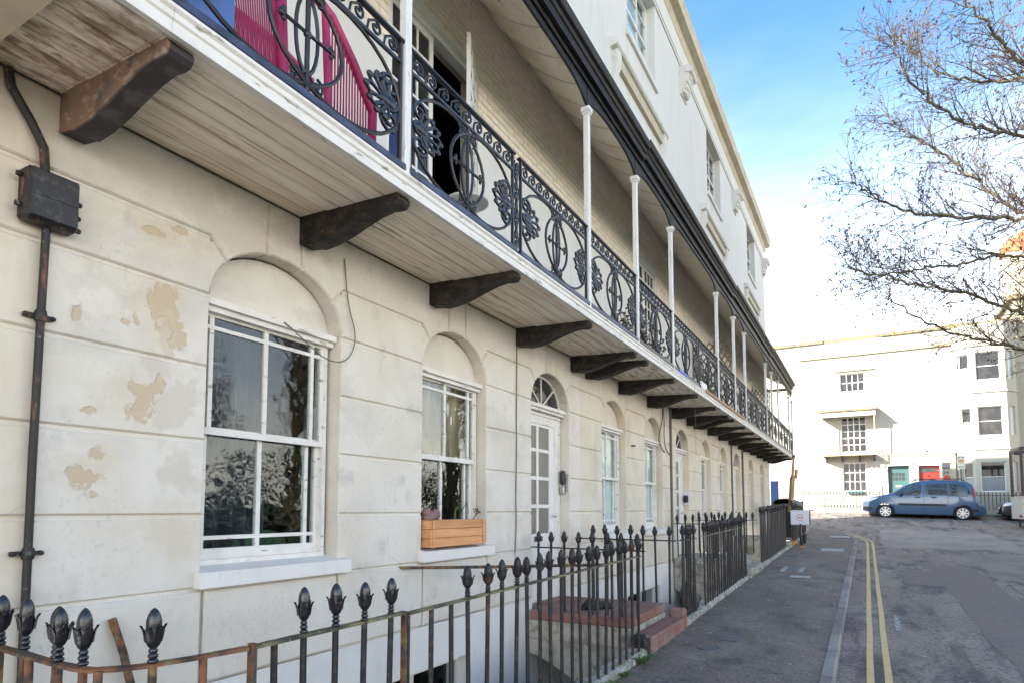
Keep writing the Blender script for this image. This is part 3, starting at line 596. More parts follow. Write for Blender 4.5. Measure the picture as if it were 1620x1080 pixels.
def house(k):
    y0,y1=YB[k+1],YB[k+2]; ops=OPEN[k]
    h=thing('terraced_house',HL[k],'house',(0,y0,0),group='houses of the cream terrace')
    sm=M['stucco_peeled'] if k==0 else M['stucco']
    # ---- ground floor blocks
    edges=[y0]+[q for o in ops for q in o[:2]]+[y1]
    piers=[(edges[2*i],edges[2*i+1],ops[i-1] if i>0 else None,ops[i] if i<len(ops) else None) for i in range(len(ops)+1)]
    for (a,b,L,Rr) in piers:
        cs=COURSES
        if L is None and k>-1: a-=.0225
        if Rr is None and k<3: b+=.0225
        for za,zb in cs:
            block(h,[(a,za),(b,za),(b,zb),(a,zb)],sm)
        # spandrel between spring and upper course line
        zu=3.315
        left=[(a,ZS)] if L is None else arcs(L,0,36,5)
        right=[(b,ZS)] if Rr is None else arcs(Rr,180,144,5)
        lt=[(a,zu)] if L is None else [(left[-1][0]+.14,zu)]
        rt=[(b,zu)] if Rr is None else [(right[-1][0]-.14,zu)]
        poly=left+lt+rt+right[::-1]
        block(h,poly,sm)
        la=[(a,zu)] if L is None else arcs(L,74,36,5)+lt
        ra=[(b,zu)] if Rr is None else rt+arcs(Rr,144,106,5)
        tl=[(a,ZT)] if L is None else [((L[0]+L[1])/2+.155,ZT)]
        tr=[(b,ZT)] if Rr is None else [((Rr[0]+Rr[1])/2-.155,ZT)]
        block(h,la+ra+tr+tl,sm)
        # plinth course below the sills
        block(h,[(a,.30),(b,.30),(b,.92),(a,.92)],M['stucco'] if k!=0 else M['stucco_peeled'],x=.016)
    wl=MB(); 
    for o in ops:
        c=(o[0]+o[1])/2
        block(h,arcs(o,106,74,4)+[(c+.155,ZT),(c-.155,ZT)],sm)
        if o[2]=='w': block(h,[(o[0],.30),(o[1],.30),(o[1],.92),(o[0],.92)],M['stucco'] if k!=0 else M['stucco_peeled'],x=.016)
        n=12; A=arcs(o,180,0,n)
        for i in range(n):
            p,q=A[i],A[i+1]; wl.prism([(p[0],p[1]+.02),(q[0],q[1]+.02),(q[0],ZT),(p[0],ZT)],-.3,-.020,'x')
        if o[2]=='w': wl.box(-.3,-.020,o[0],o[1],.3,.93)
    for (a,b,L,Rr) in piers: wl.box(-.3,-.020,a+(.01 if L else 0),b-(.01 if Rr else 0),-.05,ZT)
    # basement storey below, white painted, with one wide window opening
    bz=-.13; ba=ops[0][0]-.05; bb=ops[1][1]-.35 if len(ops)>1 else ops[0][1]
    wl2=MB()
    for za,zb,a,b in ((-.13,.145,y0,y1),(.145,.295,y0,ops[-1][0] if ops[-1][2]=='d' else y1),(.145,.295,ops[-1][1] if ops[-1][2]=='d' else y1-.01,y1),(-2.95,-.13,y0,ba),(-2.95,-1.75,ba,bb),(-2.95,-.13,bb,y1)):
        wl2.box(-.3,-.004,a,b,za,zb)
    build('wall',wl,sm,h); build('basement_wall',wl2,M['basement'],h)
    bw=MB(); bw.box(-.2,-.14,ba,bb,-.2,-.13); bw.box(-.2,-.14,ba,bb,-1.75,-1.66)
    n=4
    for i in range(n+1):
        yy=ba+(bb-ba)*i/n; bw.box(-.199,-.141,yy-.03,yy+.03,-1.75,-.13)
    wb=build('basement_window',bw,M['paint'],h)
    for i in range(n): inst('pane',PANE,wb,(-.17,ba+(bb-ba)*i/n+.03,-1.66),(0,0,0),(1,(bb-ba)/n-.06,1.46))
    # ---- windows and door
    for i,o in enumerate(ops):
        c=(o[0]+o[1])/2
        dr=MB(); dr.box(-.16,-.05,o[0]+.005,o[1]-.005,ZS-.035,ZS+.012); dr.box(-.16,-.085,o[0]+.005,o[1]-.005,ZS-.075,ZS-.035)
        build('drip_board',dr,M['old_paint'],h)
        if o[2]=='w':
            ty=MB().prism(arcs(o,180,0,14),-.22,-.15,'x'); build('tympanum',ty,sm,h)
            s_=sash(h,o,1.10,ZS-.04,.13,0,'old sash window with a bare timber strip in its right jamb' if (k,i)==(0,0) else None)
            if (k,i)==(0,0):
                build('bare_strip',MB().box(-.2,-.148,o[1]-.032,o[1]-.012,1.13,2.02),M['pine'],s_)
            sl_=MB(); sl_.prism([(-.24,.93),(.065,.93),(.065,1.035),(-.24,1.085)],o[0]-.06,o[1]+.1,'y'); build('sill',sl_,M['paint'],h)
            if k==0:
                cu=MB().grid(lambda u,v:(-.42-.03*math.sin(u*40)-.02*math.sin(u*17),o[0]+.02+(u*.8),1.1+v*1.85),60,1)
                if i==0:
                    build('curtain',cu,M['curtain_dark'],s_)
                    g3=MB().ell((-.5,3.45,1.16),(.12,.35,.14),None,10,6); build('cushion',g3,mat('cushion_green',(.05,.08,.04)),s_)
                else:
                    cu=MB().grid(lambda u,v:(-.27-.02*math.sin(u*50)-.02*math.sin(u*17),o[0]-.05+u*1.35,2.0+v*.95),60,1); build('curtain',cu,M['curtain'],s_)
                    lampm=MB().lathe([(.1,1.08),(.1,1.1),(.012,1.11),(.012,1.9),(.05,1.92),(.05,1.93)],(-.42,o[0]+.22,0),10); lampm.box(-.45,-.39,o[0]+.14,o[0]+.30,1.75,1.83); build('curtain_pole',lampm,M['raw_wood'],s_)
            else:
                cu=MB().grid(lambda u,v:(-.245-.006*math.sin(u*30),o[0]-.05+u*1.35,1.1+v*1.9),40,1); build('blind',cu,M['blind'],s_)
        else:
            d=MB(); zt=2.66; zb0={0:.16,1:.35,2:.55}.get(k,.1); a,b=o[0]+.01,o[1]-.20
            st=.16; bwid=.065
            ca=a+.12; cb=b-st; mid=(ca+cb)/2
            zr=[2.62,2.285,1.89,1.495,1.11]
            d.box(-.205,-.165,a,ca,zb0,zt); d.box(-.205,-.165,cb,b,zb0,zt); d.box(-.2,-.17,mid-bwid/2,mid+bwid/2,1.1,zt)
            d.box(-.204,-.166,ca,cb,zr[0],zt); d.box(-.204,-.166,ca,cb,.96,zr[4]); d.box(-.204,-.166,ca,cb,zb0,.62)
            for z in zr[1:4]: d.box(-.199,-.171,ca,cb,z-.024,z+.024)
            d.box(-.198,-.18,ca,cb,.62,.96)
            dd=build('door',d,M['paint'],h)
            for j in range(4):
                for (u,v_) in ((ca,mid-bwid/2),(mid+bwid/2,cb)):
                    lo=zr[j+1]+(.024 if j<3 else 0); hi=zr[j]-(.024 if j>0 else 0)
                    inst('pane',PANE_F,dd,(-.186,u,lo),(0,0,0),(1,v_-u,hi-lo))
            kn=MB().lathe([(.012,0),(.012,.03),(.026,.04),(.028,.055),(.015,.066)],(-.166,b-.06,1.36),10,ax='x'); build('door_knob',kn,M['chrome'],dd,40)
            build('letterbox',MB().box(-.168,-.158,mid-.13,mid+.13,1.0,1.07),M['chrome'],dd)
            f=MB(); f.box(-.24,-.152,b,b+.06,zb0,ZS-.07); f.box(-.24,-.151,b+.06,o[1]-.004,zb0,ZS-.07); f.box(-.24,-.150,a-.01,b,zt,ZS-.07); f.box(-.24,-.13,a-.01,o[1]-.004,ZS-.13,ZS-.10)
            build('door_frame',f,M['old_paint'],h)
            fl=MB()
            for t in (0,45,90,135,180):
                p=arcp(o,t); q=(c+.0*math.cos(R(t)),ZS+.012)
                fl.tube([(-.17,q[0],q[1]),(-.17,c+(p[0]-c)*.97,ZS+(p[1]-ZS)*.97)],.013,4)
            A=arcs(o,180,0,16)
            fl.tube([(-.17,c+(p[0]-c)*.97,ZS+(p[1]-ZS)*.97) for p in A],.022,4)
            ff=build('fanlight',fl,M['old_paint'],h)
            for t in (0,45,90,135):
                build('pane',MB().prism([(c,ZS+.013)]+[(c+(p[0]-c)*.96,ZS+(p[1]-ZS)*.96+.001) for p in arcs(o,t+2,t+43,5)],-.182,-.178,'x'),M['pane_dark'],ff)
            th=MB().box(-.3,.02,o[0]+.003,o[1]-.003,zb0-.15,zb0+.012); build('threshold',th,M['red_step'] if k==0 else M['step_side'],h)
    # ---- balcony deck
    BX=1.05
    n=7; x0=.0
    for j in range(n):
        xa=.003+j*(BX-.03)/n; xb=xa+(BX-.03)/n-.010
        z=3.775-.05*(xa/BX)
        b_=MB(); dz=random.uniform(-.003,.003)
        b_.prism([(xa,z+dz),(xa+.006,z-.006+dz),(xb-.006,z-.010+dz),(xb,z-.004+dz),(xb,z+.02),(xa,z+.02)],y0+.002,y1-.002,'y')
        build('soffit_board',b_,M['soffit'],h)
    dk=MB(); dk.box(.002,BX-.03,y0,y1,3.80,3.845); build('balcony_deck',dk,M['soffit'],h)
    fa=MB(); fa.prism([(BX-.03,3.715),(BX+.005,3.715),(BX+.005,3.775),(BX+.015,3.785),(BX+.015,3.815),(BX+.03,3.83),(BX+.03,3.848),(BX-.03,3.852)],y0+(0.001),y1-.001,'y'); build('fascia',fa,M['old_paint'],h)
    BR={-1:[-5.3,-3.6,-2.0,-.3],0:[1.775,3.49,5.2,7.04,8.75],1:[9.33,10.87,12.59,14.37,15.83],2:[16.56,18.21,19.7,21.31,23.05],3:[24.1,25.6,27.28,29.08,30.7]}[k]
    prof=[(.002,3.773),(.002,3.545),(.13,3.525),(.16,3.515),(.3,3.525),(.46,3.56),(.62,3.61),(.75,3.645),(.86,3.66),(.93,3.65),(.975,3.652),(1.0,3.675),(1.003,3.70),(.985,3.727)]
    for i,yy in enumerate(BR):
        bk=MB(); w_=.068
        bk.prism(prof,yy-w_,yy+w_,'y'); 
        ob=build('bracket',bk,M['timber_worn'] if (k,i)==(0,0) else M['timber'],h,35)
        if (k,i)==(0,0): ob['label']='weathered brown timber bracket with worn paint'
    if k==-1: build('edge_batten',MB().box(.003,BX-.035,y1-.85,y1-.405,3.66,3.769),mat('batten_wood',(.60,.50,.37),[dirt,streak]),h)
    # ---- first floor: dado, bricks, french window
    fy0,fy1=y0+2.75,y0+4.36; fz1=6.6
    for a,b in ((y0,fy0),(fy1,y1)): build('dado_wall',MB().box(-.25,.0,a,b,3.847,5.95),M['stucco_white'],h)
    mw=MB()
    for a,b,za,zb in ((y0,fy0,5.95,7.8),(fy1,y1,5.95,7.8),(fy0,fy1,fz1,7.8)): mw.box(-.25,-.010,a,b,za,zb)
    build('mortar_wall',mw,M['mortar'],h)
    bk=MB(); z=5.956; row=0; bl=.262; bh=.0885
    while z<7.70:
        y=y0+.004-(bl/2 if row%2 else 0)
        while y<y1:
            a=max(y,y0+.003); b=min(y+bl-.011,y1-.003)
            segs=[(a,b)]
            if z<fz1-.02: segs=[(s0,min(s1,fy0)) for s0,s1 in segs if s0<fy0]+[(max(s0,fy1),s1) for s0,s1 in segs if s1>fy1]
            for s0,s1 in segs:
                if s1-s0>.02:
                    x=random.uniform(-.0035,.002); e=.003
                    bk.add([(-.02,s0,z),(-.02,s1,z),(-.02,s1,z+bh-.012),(-.02,s0,z+bh-.012),(x,s0+e,z+e),(x,s1-e,z+e),(x,s1-e,z+bh-.012-e),(x,s0+e,z+bh-.012-e)],
                        [(4,5,6,7),(0,1,5,4),(1,2,6,5),(2,3,7,6),(3,0,4,7)])
            y+=bl
        z+=bh; row+=1
    build('brick_courses',bk,M['brick'],h,kind='stuff')
    fr=MB(); fr.box(-.13,-.02,fy0,fy0+.06,3.85,fz1); fr.box(-.13,-.02,fy1-.06,fy1,3.85,fz1); fr.box(-.13,-.018,fy0,fy1,fz1-.07,fz1); fr.box(-.13,.03,fy0-.06,fy1+.06,fz1+.002,fz1+.06)
    fw=build('french_window',fr,M['paint'],h)
    def leaf(name,origin,rz,flip):
        wl_=.73; s_=MB(); z0=3.87; z1=fz1-.075; hh=z1-z0
        s_.box(-.02,.02,0,.06,0,hh); s_.box(-.02,.02,wl_-.06,wl_,0,hh); s_.box(-.019,.019,.06,wl_-.06,hh-.07,hh); s_.box(-.019,.019,.06,wl_-.06,0,.55)
        nr=8; c1=.06+(wl_-.12)/3; c2=.06+2*(wl_-.12)/3
        for cc_ in (c1,c2): s_.box(-.016,.016,cc_-.013,cc_+.013,.55,hh-.07)
        for i in range(1,nr): 
            zz=.55+(hh-.62)*i/nr; s_.box(-.0155,.0155,.06,wl_-.06,zz-.013,zz+.013)
        o_=build(name,s_,M['paint'],None); o_.parent=fw; o_.location=Vector(origin)-Vector(W[fw]); o_.rotation_euler=(0,0,rz)
        rh=(hh-.62)/nr
        pm=MB()
        for i in range(nr):
            for u,u2 in ((.06,c1),(c1,c2),(c2,wl_-.06)): pm.box(-.002,.002,u,u2,.55+rh*i,.55+rh*(i+1))
        p_=build('panes',pm,M['pane_dark'] if rz==0 else M['glass'],None); p_.parent=fw; p_.location=o_.location; p_.rotation_euler=(0,0,rz)
    leaf('leaf',(-.07,fy0+.06,3.87),0,0)
    if k==0: leaf('open_leaf',(-.0,fy1-.06,3.87),R(180+27),1)
    else: leaf('leaf',(-.07,fy0+.80,3.87),0,0)
    # ---- posts, rails, canopy
    PY={-1:[-3.9,-.4],0:[1.61,3.465,6.935,8.785],1:[10.72,14.55,16.65],2:[18.3,22.5,24.0],3:[25.85,29.7,30.98]}[k]
    PX_=1.02
    for yy in PY:
        p=MB(); hw=.034 if k<3 else .028
        p.cbox(PX_-hw,PX_+hw,yy-hw,yy+hw,3.85,6.33,.006)
        po=build('post',p,M['post'],h)
        c_=MB(); c_.cbox(PX_-.06,PX_+.06,yy-.06,yy+.06,6.305,6.37,.012); c_.cbox(PX_-.046,PX_+.046,yy-.046,yy+.046,6.275,6.305,.006); build('capital',c_,M['post'],po)
    for (a,b) in PAN[k]: rail_panel(h,a,b,k)
    # canopy: curved sheets with ribs
    dz=.055*(k+.5)-.02
    def cz(t,yy): # t 0 wall..1 edge
        return 7.60-(7.60-6.93-dz)*(1-(1-t)**1.9)
    nb=13; xe=1.12
    for i in range(nb):
        a=y0+(y1-y0)*i/nb; b=y0+(y1-y0)*(i+1)/nb
        cp=MB().grid(lambda u,v:(.002+u*(xe-.002),a+.004+(b-a-.008)*v,cz(u,0)-.075*math.sin(PI*v)*(1-.35*u)),9,6)
        build('canopy_panel',cp,M['canopy'],h,60)
        rb=MB().tube([(.01+u*(xe-.03),b,cz(u,0)-.006) for u in [j/9 for j in range(10)]],.014,5); build('canopy_rib',rb,M['canopy'],h,60)
    tp=MB().grid(lambda u,v:(u*(xe+.03),y0+(y1-y0)*v,cz(u,0)+.06),8,1); build('canopy_top',tp,M['lead'],h,60)
    # valance, gutter and arched spandrels, black
    gt=MB(); gx=1.10
    gt.prism([(gx-.03,6.72+dz),(gx+.01,6.72+dz),(gx+.015,6.81+dz),(gx+.035,6.82+dz),(gx+.05,6.86+dz),(gx+.085,6.87+dz),(gx+.105,6.90+dz),(gx+.105,6.96+dz),(gx+.09,6.97+dz),(gx+.085,6.93+dz),(gx-.03,6.90+dz)],y0+.001,y1-.001,'y')
    build('gutter',gt,M['gutter'],h,35)
    bm_=MB(); bm_.box(PX_-.035,PX_+.035,y0,y1,6.66,6.78+dz); bm_.box(PX_-.02,PX_+.09,y0,y1,6.74+dz,6.80+dz); build('valance_beam',bm_,M['gutter'],h)
    ap=[y for y in ({-1:[-5.6,-3.9,-.4,1.61]}.get(k) or ([PAN[k][0][0]] if k==0 else [])+PY)]
    if k==0: ap=PY
    if k>0: ap=[{1:8.785,2:16.65,3:24.0}[k]]+PY
    for a,b in zip(ap,ap[1:]):
        s_=MB(); n=20; P_=[]
        w_=b-a; zt=6.675; z0=6.37; rx=min(.8,w_/2-.04)
        lo=[]
        for i in range(n+1):
            t=i/n; yy=a+.014+(w_-.028)*t; e=min(yy-a,b-yy)
            q=max(0,1-e/rx); lo.append((yy,zt-.10-(zt-.11-z0)*(1-math.sqrt(max(0,1-q*q)))))
        for i in range(n):
            p,q=lo[i],lo[i+1]; s_.prism([p,q,(q[0],zt),(p[0],zt)],PX_-.008,PX_+.008,'x')
        s_.tube([(PX_,p[0],p[1]) for p in lo],.017,6)
        build('arched_spandrel',s_,M['gutter'],h,40)
    # ---- upper storey
    uw=MB(); wy0,wy1=y0+2.5,y0+4.5; wz0,wz1=10.98,12.93
    for a,b,za,zb in ((y0,wy0,7.8,wz1+.02),(wy1,y1,7.8,wz1+.02),(wy0,wy1,7.8,wz0)): uw.box(-.3,0,a,b,za,zb)
    build('upper_wall',uw,M['stucco_white'],h)
    build('upper_sill',MB().cbox(-.2,.06,wy0-.05,wy1+.05,10.86,wz0+.002,.008),M['stucco_white'],h)
    win=MB(); wx=-.2
    bars(win,wx-.05,wx,[wy0+.03,(wy0*2+wy1)/3,(wy0+2*wy1)/3,wy1-.03],[wz0,wz0+.66,wz0+1.0,wz0+1.5,wz1],.035,.03)
    win.box(wx-.06,wx+.01,wy0,wy0+.07,wz0,wz1); win.box(wx-.06,wx+.01,wy1-.07,wy1,wz0,wz1); win.box(wx-.06,wx+.012,wy0,wy1,wz0,wz0+.09); win.box(wx-.06,wx+.012,wy0,wy1,wz1-.06,wz1); win.box(wx-.06,wx+.011,wy0,wy1,wz0+.96,wz0+1.03)
    uwn=build('upper_window',win,M['paint'],h)
    for j in range(3): inst('pane',PANE_D if k!=1 else PANE,uwn,(wx-.03,wy0+(wy1-wy0)*j/3+.02,wz0+.05),(0,0,0),(1,(wy1-wy0)/3-.04,wz1-wz0-.08))
    if k==1: build('blind',MB().grid(lambda u,v:(wx-.14-.01*math.sin(u*30),wy0+u*(wy1-wy0),wz0+v*2),30,1),M['blind'],uwn)
    hd=MB(); c=(wy0+wy1)/2
    hd.prism([(0,10.0),(.12,10.02),(.15,10.05),(.15,10.12),(.13,10.15),(0,10.2)],c-1.95,c+1.55,'y'); build('hood',hd,M['stucco_white'],h)
    hd=MB(); hd.box(0,.075,c-1.8,c+1.4,9.78,10.0); build('hood_frieze',hd,M['stucco_ochre'],h)
    for sgn in (-1,1):
        cn=MB(); yy=c-.2+sgn*1.55
        cn.prism([(0.0,9.4),(.03,9.41),(.045,9.5),(.07,9.62),(.11,9.72),(.12,9.85),(.12,10.0),(0,10.0)],yy-.1,yy+.1,'y'); cn.tube([(.07,yy-.112,9.86),(.07,yy+.112,9.86)],.05,10); build('hood_console',cn,M['stucco_white'],h,40)
    ar=MB(); ar.box(-.3,.03,y0,y1,12.952,13.03); ar.box(-.3,.045,y0,y1,13.03,13.12); build('architrave',ar,M['stucco_white'],h)
    fz=MB(); fz.box(-.3,.02,y0,y1,13.12,13.62); build('frieze',fz,M['stucco_white'],h)
    co=MB(); co.prism([(-.3,13.62),(.03,13.62),(.05,13.66),(.08,13.72),(.10,13.78),(.27,13.80),(.28,13.83),(.28,14.02),(.30,14.05),(.31,14.10),(.29,14.12),(-.3,14.14)],y0,y1 if k<3 else y1+.3,'y'); build('cornice',co,M['cornice'],h,35)
    cp=MB(); cp.prism([(-.35,14.14),(.25,14.12),(.25,14.26),(.2,14.3),(-.35,14.36)],y0,y1 if k<3 else y1+.28,'y'); build('coping',cp,M['coping'],h)
    yy=y1-.3 if k<3 else y1-.45
    cs=MB(); cs.prism([(0,12.2),(.03,12.2),(.05,12.32),(.09,12.42),(.12,12.5),(.2,12.6),(.24,12.75),(.24,12.95),(0,12.95)],yy-.27,yy+.27,'y')
    for j in range(5):
        cs.ell((.08+.035*j,yy,12.3+.13*j),(.075,.2-.03*(j%2),.085),Matrix.Rotation(R(40),3,'Y'),8,5)
        for sg in (-1,1): cs.ell((.06+.04*j,yy+sg*(.15+.02*(j%2)),12.32+.13*j),(.075,.085,.075),None,6,4)
    cs.tube([(.24,yy-.3,12.80),(.24,yy+.3,12.80)],.085,10); cs.tube([(.1,yy-.22,12.42),(.1,yy+.22,12.42)],.06,10); cs.box(-.02,.3,yy-.26,yy+.26,12.953,13.0) if False else None
    build('console',cs,M['stucco_white'],h,40)
    # ---- body behind
    bd=MB(); bd.box(-5.2,-5,y0,y1,-3.1,14); bd.box(-5,-.3,y0,y1,13.9,14.05); bd.box(-5,-.3,y0,y1,3.6,3.78); bd.box(-5,-.3,y0,y1,7.5,7.7); bd.box(-5,-.3,y0,y1,-3.1,-2.96); bd.box(-5,-.31,y0,y1,.0,.2)
    bd.box(-5,-.3,y1-.2,y1,-2.96,13.9)
    if k==-1: bd.box(-5,-.3,y0,y0+.2,-2.96,13.9)
    build('shell',bd,M['room'] if k<3 else M['stucco'],h)
    return h
# ------------------------------------------------------------------ balcony ironwork
RX=1.02
def spiral(c,r0,turns,a0,n=22,sg=1):
    return [(RX,c[0]+r0*(1-.8*i/n)*math.cos(a0+sg*2*PI*turns*i/n),c[1]+r0*(1-.8*i/n)*math.sin(a0+sg*2*PI*turns*i/n)) for i in range(n+1)]
def rosette_mesh():
    m=MB()
    for sg in (-1,1):
        m.tube([(p[0]-RX,p[1],p[2]) for p in spiral((.055,sg*.105),.075,1.6,-sg*PI/2,22,sg)],.0125,5)
        m.tube([(0,.0,0),(0,.03,sg*.03),(.0,.055,sg*.035)],.013,5)
    for j in range(7):
        a=R(-72+24*j); d=Vector((0,math.cos(a),math.sin(a))); L=(.11,.135,.155,.165,.155,.135,.11)[j]
        rot=Matrix(((1,0,0),(0,d.y,-d.z),(0,d.z,d.y)))
        base=Vector((0,.065,0))
        for e in (-1,1): m.tube([base,base+rot@Vector((.004,L*.45,e*.018)),base+rot@Vector((.008,L*.85,e*.026)),base+rot@Vector((.012,L,e*.008))],[.009,.010,.012,.011],5)
        m.ell(base+rot@Vector((.012,L,0)),(.016,.022,.02),rot,6,4)
    m.ell((0,.05,0),(.024,.04,.035),None,8,5); m.ell((0,.09,0),(.02,.045,.03),None,8,5)
    return mesh_of('rosette',m,50)
ROS=rosette_mesh(); ROS.materials.append(M['iron'])
PAN={-1:[(-3.8,-2.15),(-2.0,-.45),(-.35,1.54)],0:[(1.675,3.415),(3.515,5.08),(5.22,6.885),(6.985,8.735)],1:[(8.835,10.67),(10.77,12.57),(12.71,14.50),(14.60,16.60)],
     2:[(16.70,18.25),(18.35,20.35),(20.49,22.45),(22.55,23.95)],3:[(24.05,25.8),(25.9,27.7),(27.84,29.65),(29.75,30.93)]}
def rail_panel(h,a,b,k):
    z0,z1=3.93,4.84; zf=4.685
    irm=M['iron'] if k<1 else M['iron']
    m=MB(); s_=.013
    m.cbox(RX-.022,RX+.022,a-.03,b+.03,z1,z1+.028,.007)
    m.box(RX-s_,RX+s_,a,a+.02,z0,z1); m.box(RX-s_,RX+s_,b-.02,b,z0,z1); m.box(RX-.011,RX+.011,a,b,zf-.012,zf+.012)
    p=build('railing_panel',m,irm,h,30)
    br=MB(); br.cbox(RX-.035,RX+.035,a-.035,b+.035,3.875,z0,.006); build('bottom_rail',br,M['iron_blue'] if k==0 else M['iron'],p)
    w_=b-a-.04; c=(a+b)/2; ra=w_*.335; rb=(zf-z0-.03)/2; zc=(zf+z0)/2-.002
    for sg in (-1,1):
        rg=MB().tube([(RX+sg*.004,c+sg*(w_/2-ra)+ra*math.cos(2*PI*i/30),zc+rb*math.sin(2*PI*i/30)) for i in range(30)],.0145,6,closed=True)
        build('ring',rg,irm,p,50)
        inst('rosette',ROS,p,(RX,c+sg*(w_/2-.02),zc),(0 if sg<0 else PI,0,0),(1.15,1.45,1.25))
    cb=MB(); cb.tube([(RX,c,z0),(RX,c,zf)],.016,6); cb.tube([(RX-.005,c+.085*math.cos(2*PI*i/20),zc+.25*math.sin(2*PI*i/20)) for i in range(20)],.013,5,closed=True)
    for sg in (-1,1):
        cb.tube([(RX+.004,c,zc),(RX+.006,c+sg*.19,zc)],.012,5); cb.ell((RX+.006,c+sg*.2,zc),(.018,.022,.026),None,7,5)
        cb.ell((RX+.006,c+sg*.185,zc+.028),(.014,.016,.018),None,6,4); cb.ell((RX+.006,c+sg*.185,zc-.028),(.014,.016,.018),None,6,4)
        cb.ell((RX,c,z0+.03 if sg<0 else zf-.03),(.02,.02,.03),None,6,4)
    cb.ell((RX,c,zc),(.022,.03,.03),None,8,5)
    for sz in (-1,1):
        for sg in (-1,1): cb.tube([(RX-.004,p_[1],p_[2]) for p_ in spiral((c+sg*.085,zc+sz*(rb-.075)),.055,1.3,-sg*sz*PI/2,14,sg*sz)],.010,5)
        cb.tube([(RX-.004,c-.14,zc+sz*(rb-.02)),(RX-.004,c,zc+sz*(rb-.13)),(RX-.004,c+.14,zc+sz*(rb-.02))],.010,5)
    build('centre_ornament',cb,irm,p,50)
    sf=MB(); n=max(6,round(w_/.165)); q=w_/n; zm=(zf+z1)/2; r=(z1-zf)/2-.012
    for i in range(n):
        y=a+.02+q*(i+.5)
        sf.tube([(RX,p_[1],p_[2]) for p_ in spiral((y,zm),r*.82,1.2,PI*.5,12,-1)],.0105,5)
        sf.tube([(RX,y,zm+r*.82),(RX,y-q*.42,zm+r*.1),(RX,y-q*.5,zf+.012)],.010,5)
    build('scroll_frieze',sf,irm,p,50)
    # small pilaster filling the gap where two panels meet without a post
    if any(abs(b+.14-a2)<.01 or abs(b+.12-a2)<.01 for a2,_ in PAN[k]):
        pm=MB(); yy=b+.065
        for i in range(9): pm.ell((RX,yy,z0+.05+.095*i),(.018,.035 if i%2 else .025,.05),None,6,4)
        for sg in (-1,1): pm.tube([(RX,yy+sg*(.028+.018*math.sin(i*1.3)),z0+.02+i*.05) for i in range(18)],.0075,4)
        build('pilaster',pm,irm,p,50)
# ------------------------------------------------------------------ build the houses
HOUSES={k:house(k) for k in (-1,0,1,2,3)}
# end return of the balcony
h3=HOUSES[3]; ye=30.93
m=MB(); m.box(.02,1.02,ye-.015,ye+.015,4.84,4.87); m.box(.02,1.02,ye-.015,ye+.015,3.89,3.93)
for i in range(8): m.tube([(.05+.13*i,ye,3.9),(.05+.13*i,ye,4.84)],.011,5)
for i in range(3): m.tube([(.19+.31*i+.13*math.cos(t),ye,4.33+.32*math.sin(t)) for t in [2*PI*j/16 for j in range(16)]],.010,4,closed=True)
build('end_rail',m,M['iron'],h3)
m=MB(); m.cbox(.0,.035,ye-.03,ye+.03,3.85,6.9,.005); build('wall_post',m,M['trim_tan'],h3)
m=MB(); m.box(.0,1.05,ye-.02,ye+.02,6.84,6.96); m.tube([(.05+.95*i/12,ye,6.80-.22*abs(1-i/6)**2) for i in range(13)],.018,5); build('end_valance',m,M['trim_tan'],h3)
# cables and pipes fixed to the fronts
def wire(pts,r=.008,par=None,mt='cable',name='cable'):
    P=[Vector(p) for p in pts]
    for _ in range(2):
        q=[P[0]]
        for a,b in zip(P,P[1:]): q+=[a*.75+b*.25,a*.25+b*.75]
        P=q+[P[-1]]
    return build(name,MB().tube(P,r,5),M[mt],par,60)
H0,H1,H2=HOUSES[0],HOUSES[1],HOUSES[2]
wire([(.012,6.985,3.77),(.012,6.98,3.3),(.012,6.965,2.6),(.014,6.97,2.2),(.012,6.95,1.6),(.016,6.96,1.2),(.012,6.91,.78),(.012,6.90,.45)],.007,H0)
wire([(.012,3.91,3.6),(.02,3.95,3.2),(.03,4.06,2.95),(.03,3.97,2.72),(.03,3.74,2.66),(.0,3.55,2.76),(-.04,3.42,2.86),(-.04,3.33,2.9)],.005,H0)
wire([(.012,13.62,3.7),(.03,13.54,3.4),(.02,13.4,3.2),(-.03,13.4,2.95),(.0,13.5,2.8),(.02,13.68,2.7)],.013,H1)
wire([(.02,14.2,3.77),(.02,14.2,2.2),(.02,14.19,.3)],.033,H1,'cable','downpipe')
wire([(.012,13.65,3.7),(.02,13.72,3.4),(.02,13.65,3.0),(.02,13.84,2.75),(.02,14.12,2.68)],.010,H1)
wire([(.02,23.68,3.77),(.02,23.68,.6)],.045,H2,'cable','downpipe')
wire([(.02,21.6,3.77),(.02,21.6,.6)],.035,H2,'cable','downpipe')
build('nail_hook',MB().box(-.01,.06,11.49,11.60,2.645,2.668),M['black_plastic'],H1)
wire([(1.15,11.75,3.83),(1.155,11.75,3.1),(1.15,11.75,2.45)],.003,H1)
# ------------------------------------------------------------------ junction box and conduit on the nearest wall
t=thing('cable_conduit','black rusty conduit running down the peeling wall through an old iron junction box','pipe',(.04,1.64,.3))
pp=[(.03,1.45,3.75),(.03,1.465,3.66),(.035,1.56,3.52),(.04,1.625,3.40),(.04,1.635,3.28),(.04,1.64,3.2)]
build('upper_pipe',MB().tube(pp,.023,8),M['pipe'],t,50)
build('lower_pipe',MB().tube([(.04,1.655,2.97),(.04,1.65,2.4),(.04,1.647,1.7),(.04,1.65,.9),(.04,1.65,-.2)],.020,8),M['pipe'],t,50)
jb=MB(); jb.cbox(.002,.11,1.525,1.785,2.965,3.255,.02); 
bx=build('junction_box',jb,M['pipe'],t); 
lid=MB(); lid.cbox(.110,.128,1.54,1.77,2.98,3.245,.008); lid.box(.127,.132,1.55,1.76,3.10,3.108); build('lid',lid,M['iron_dusty'],bx)
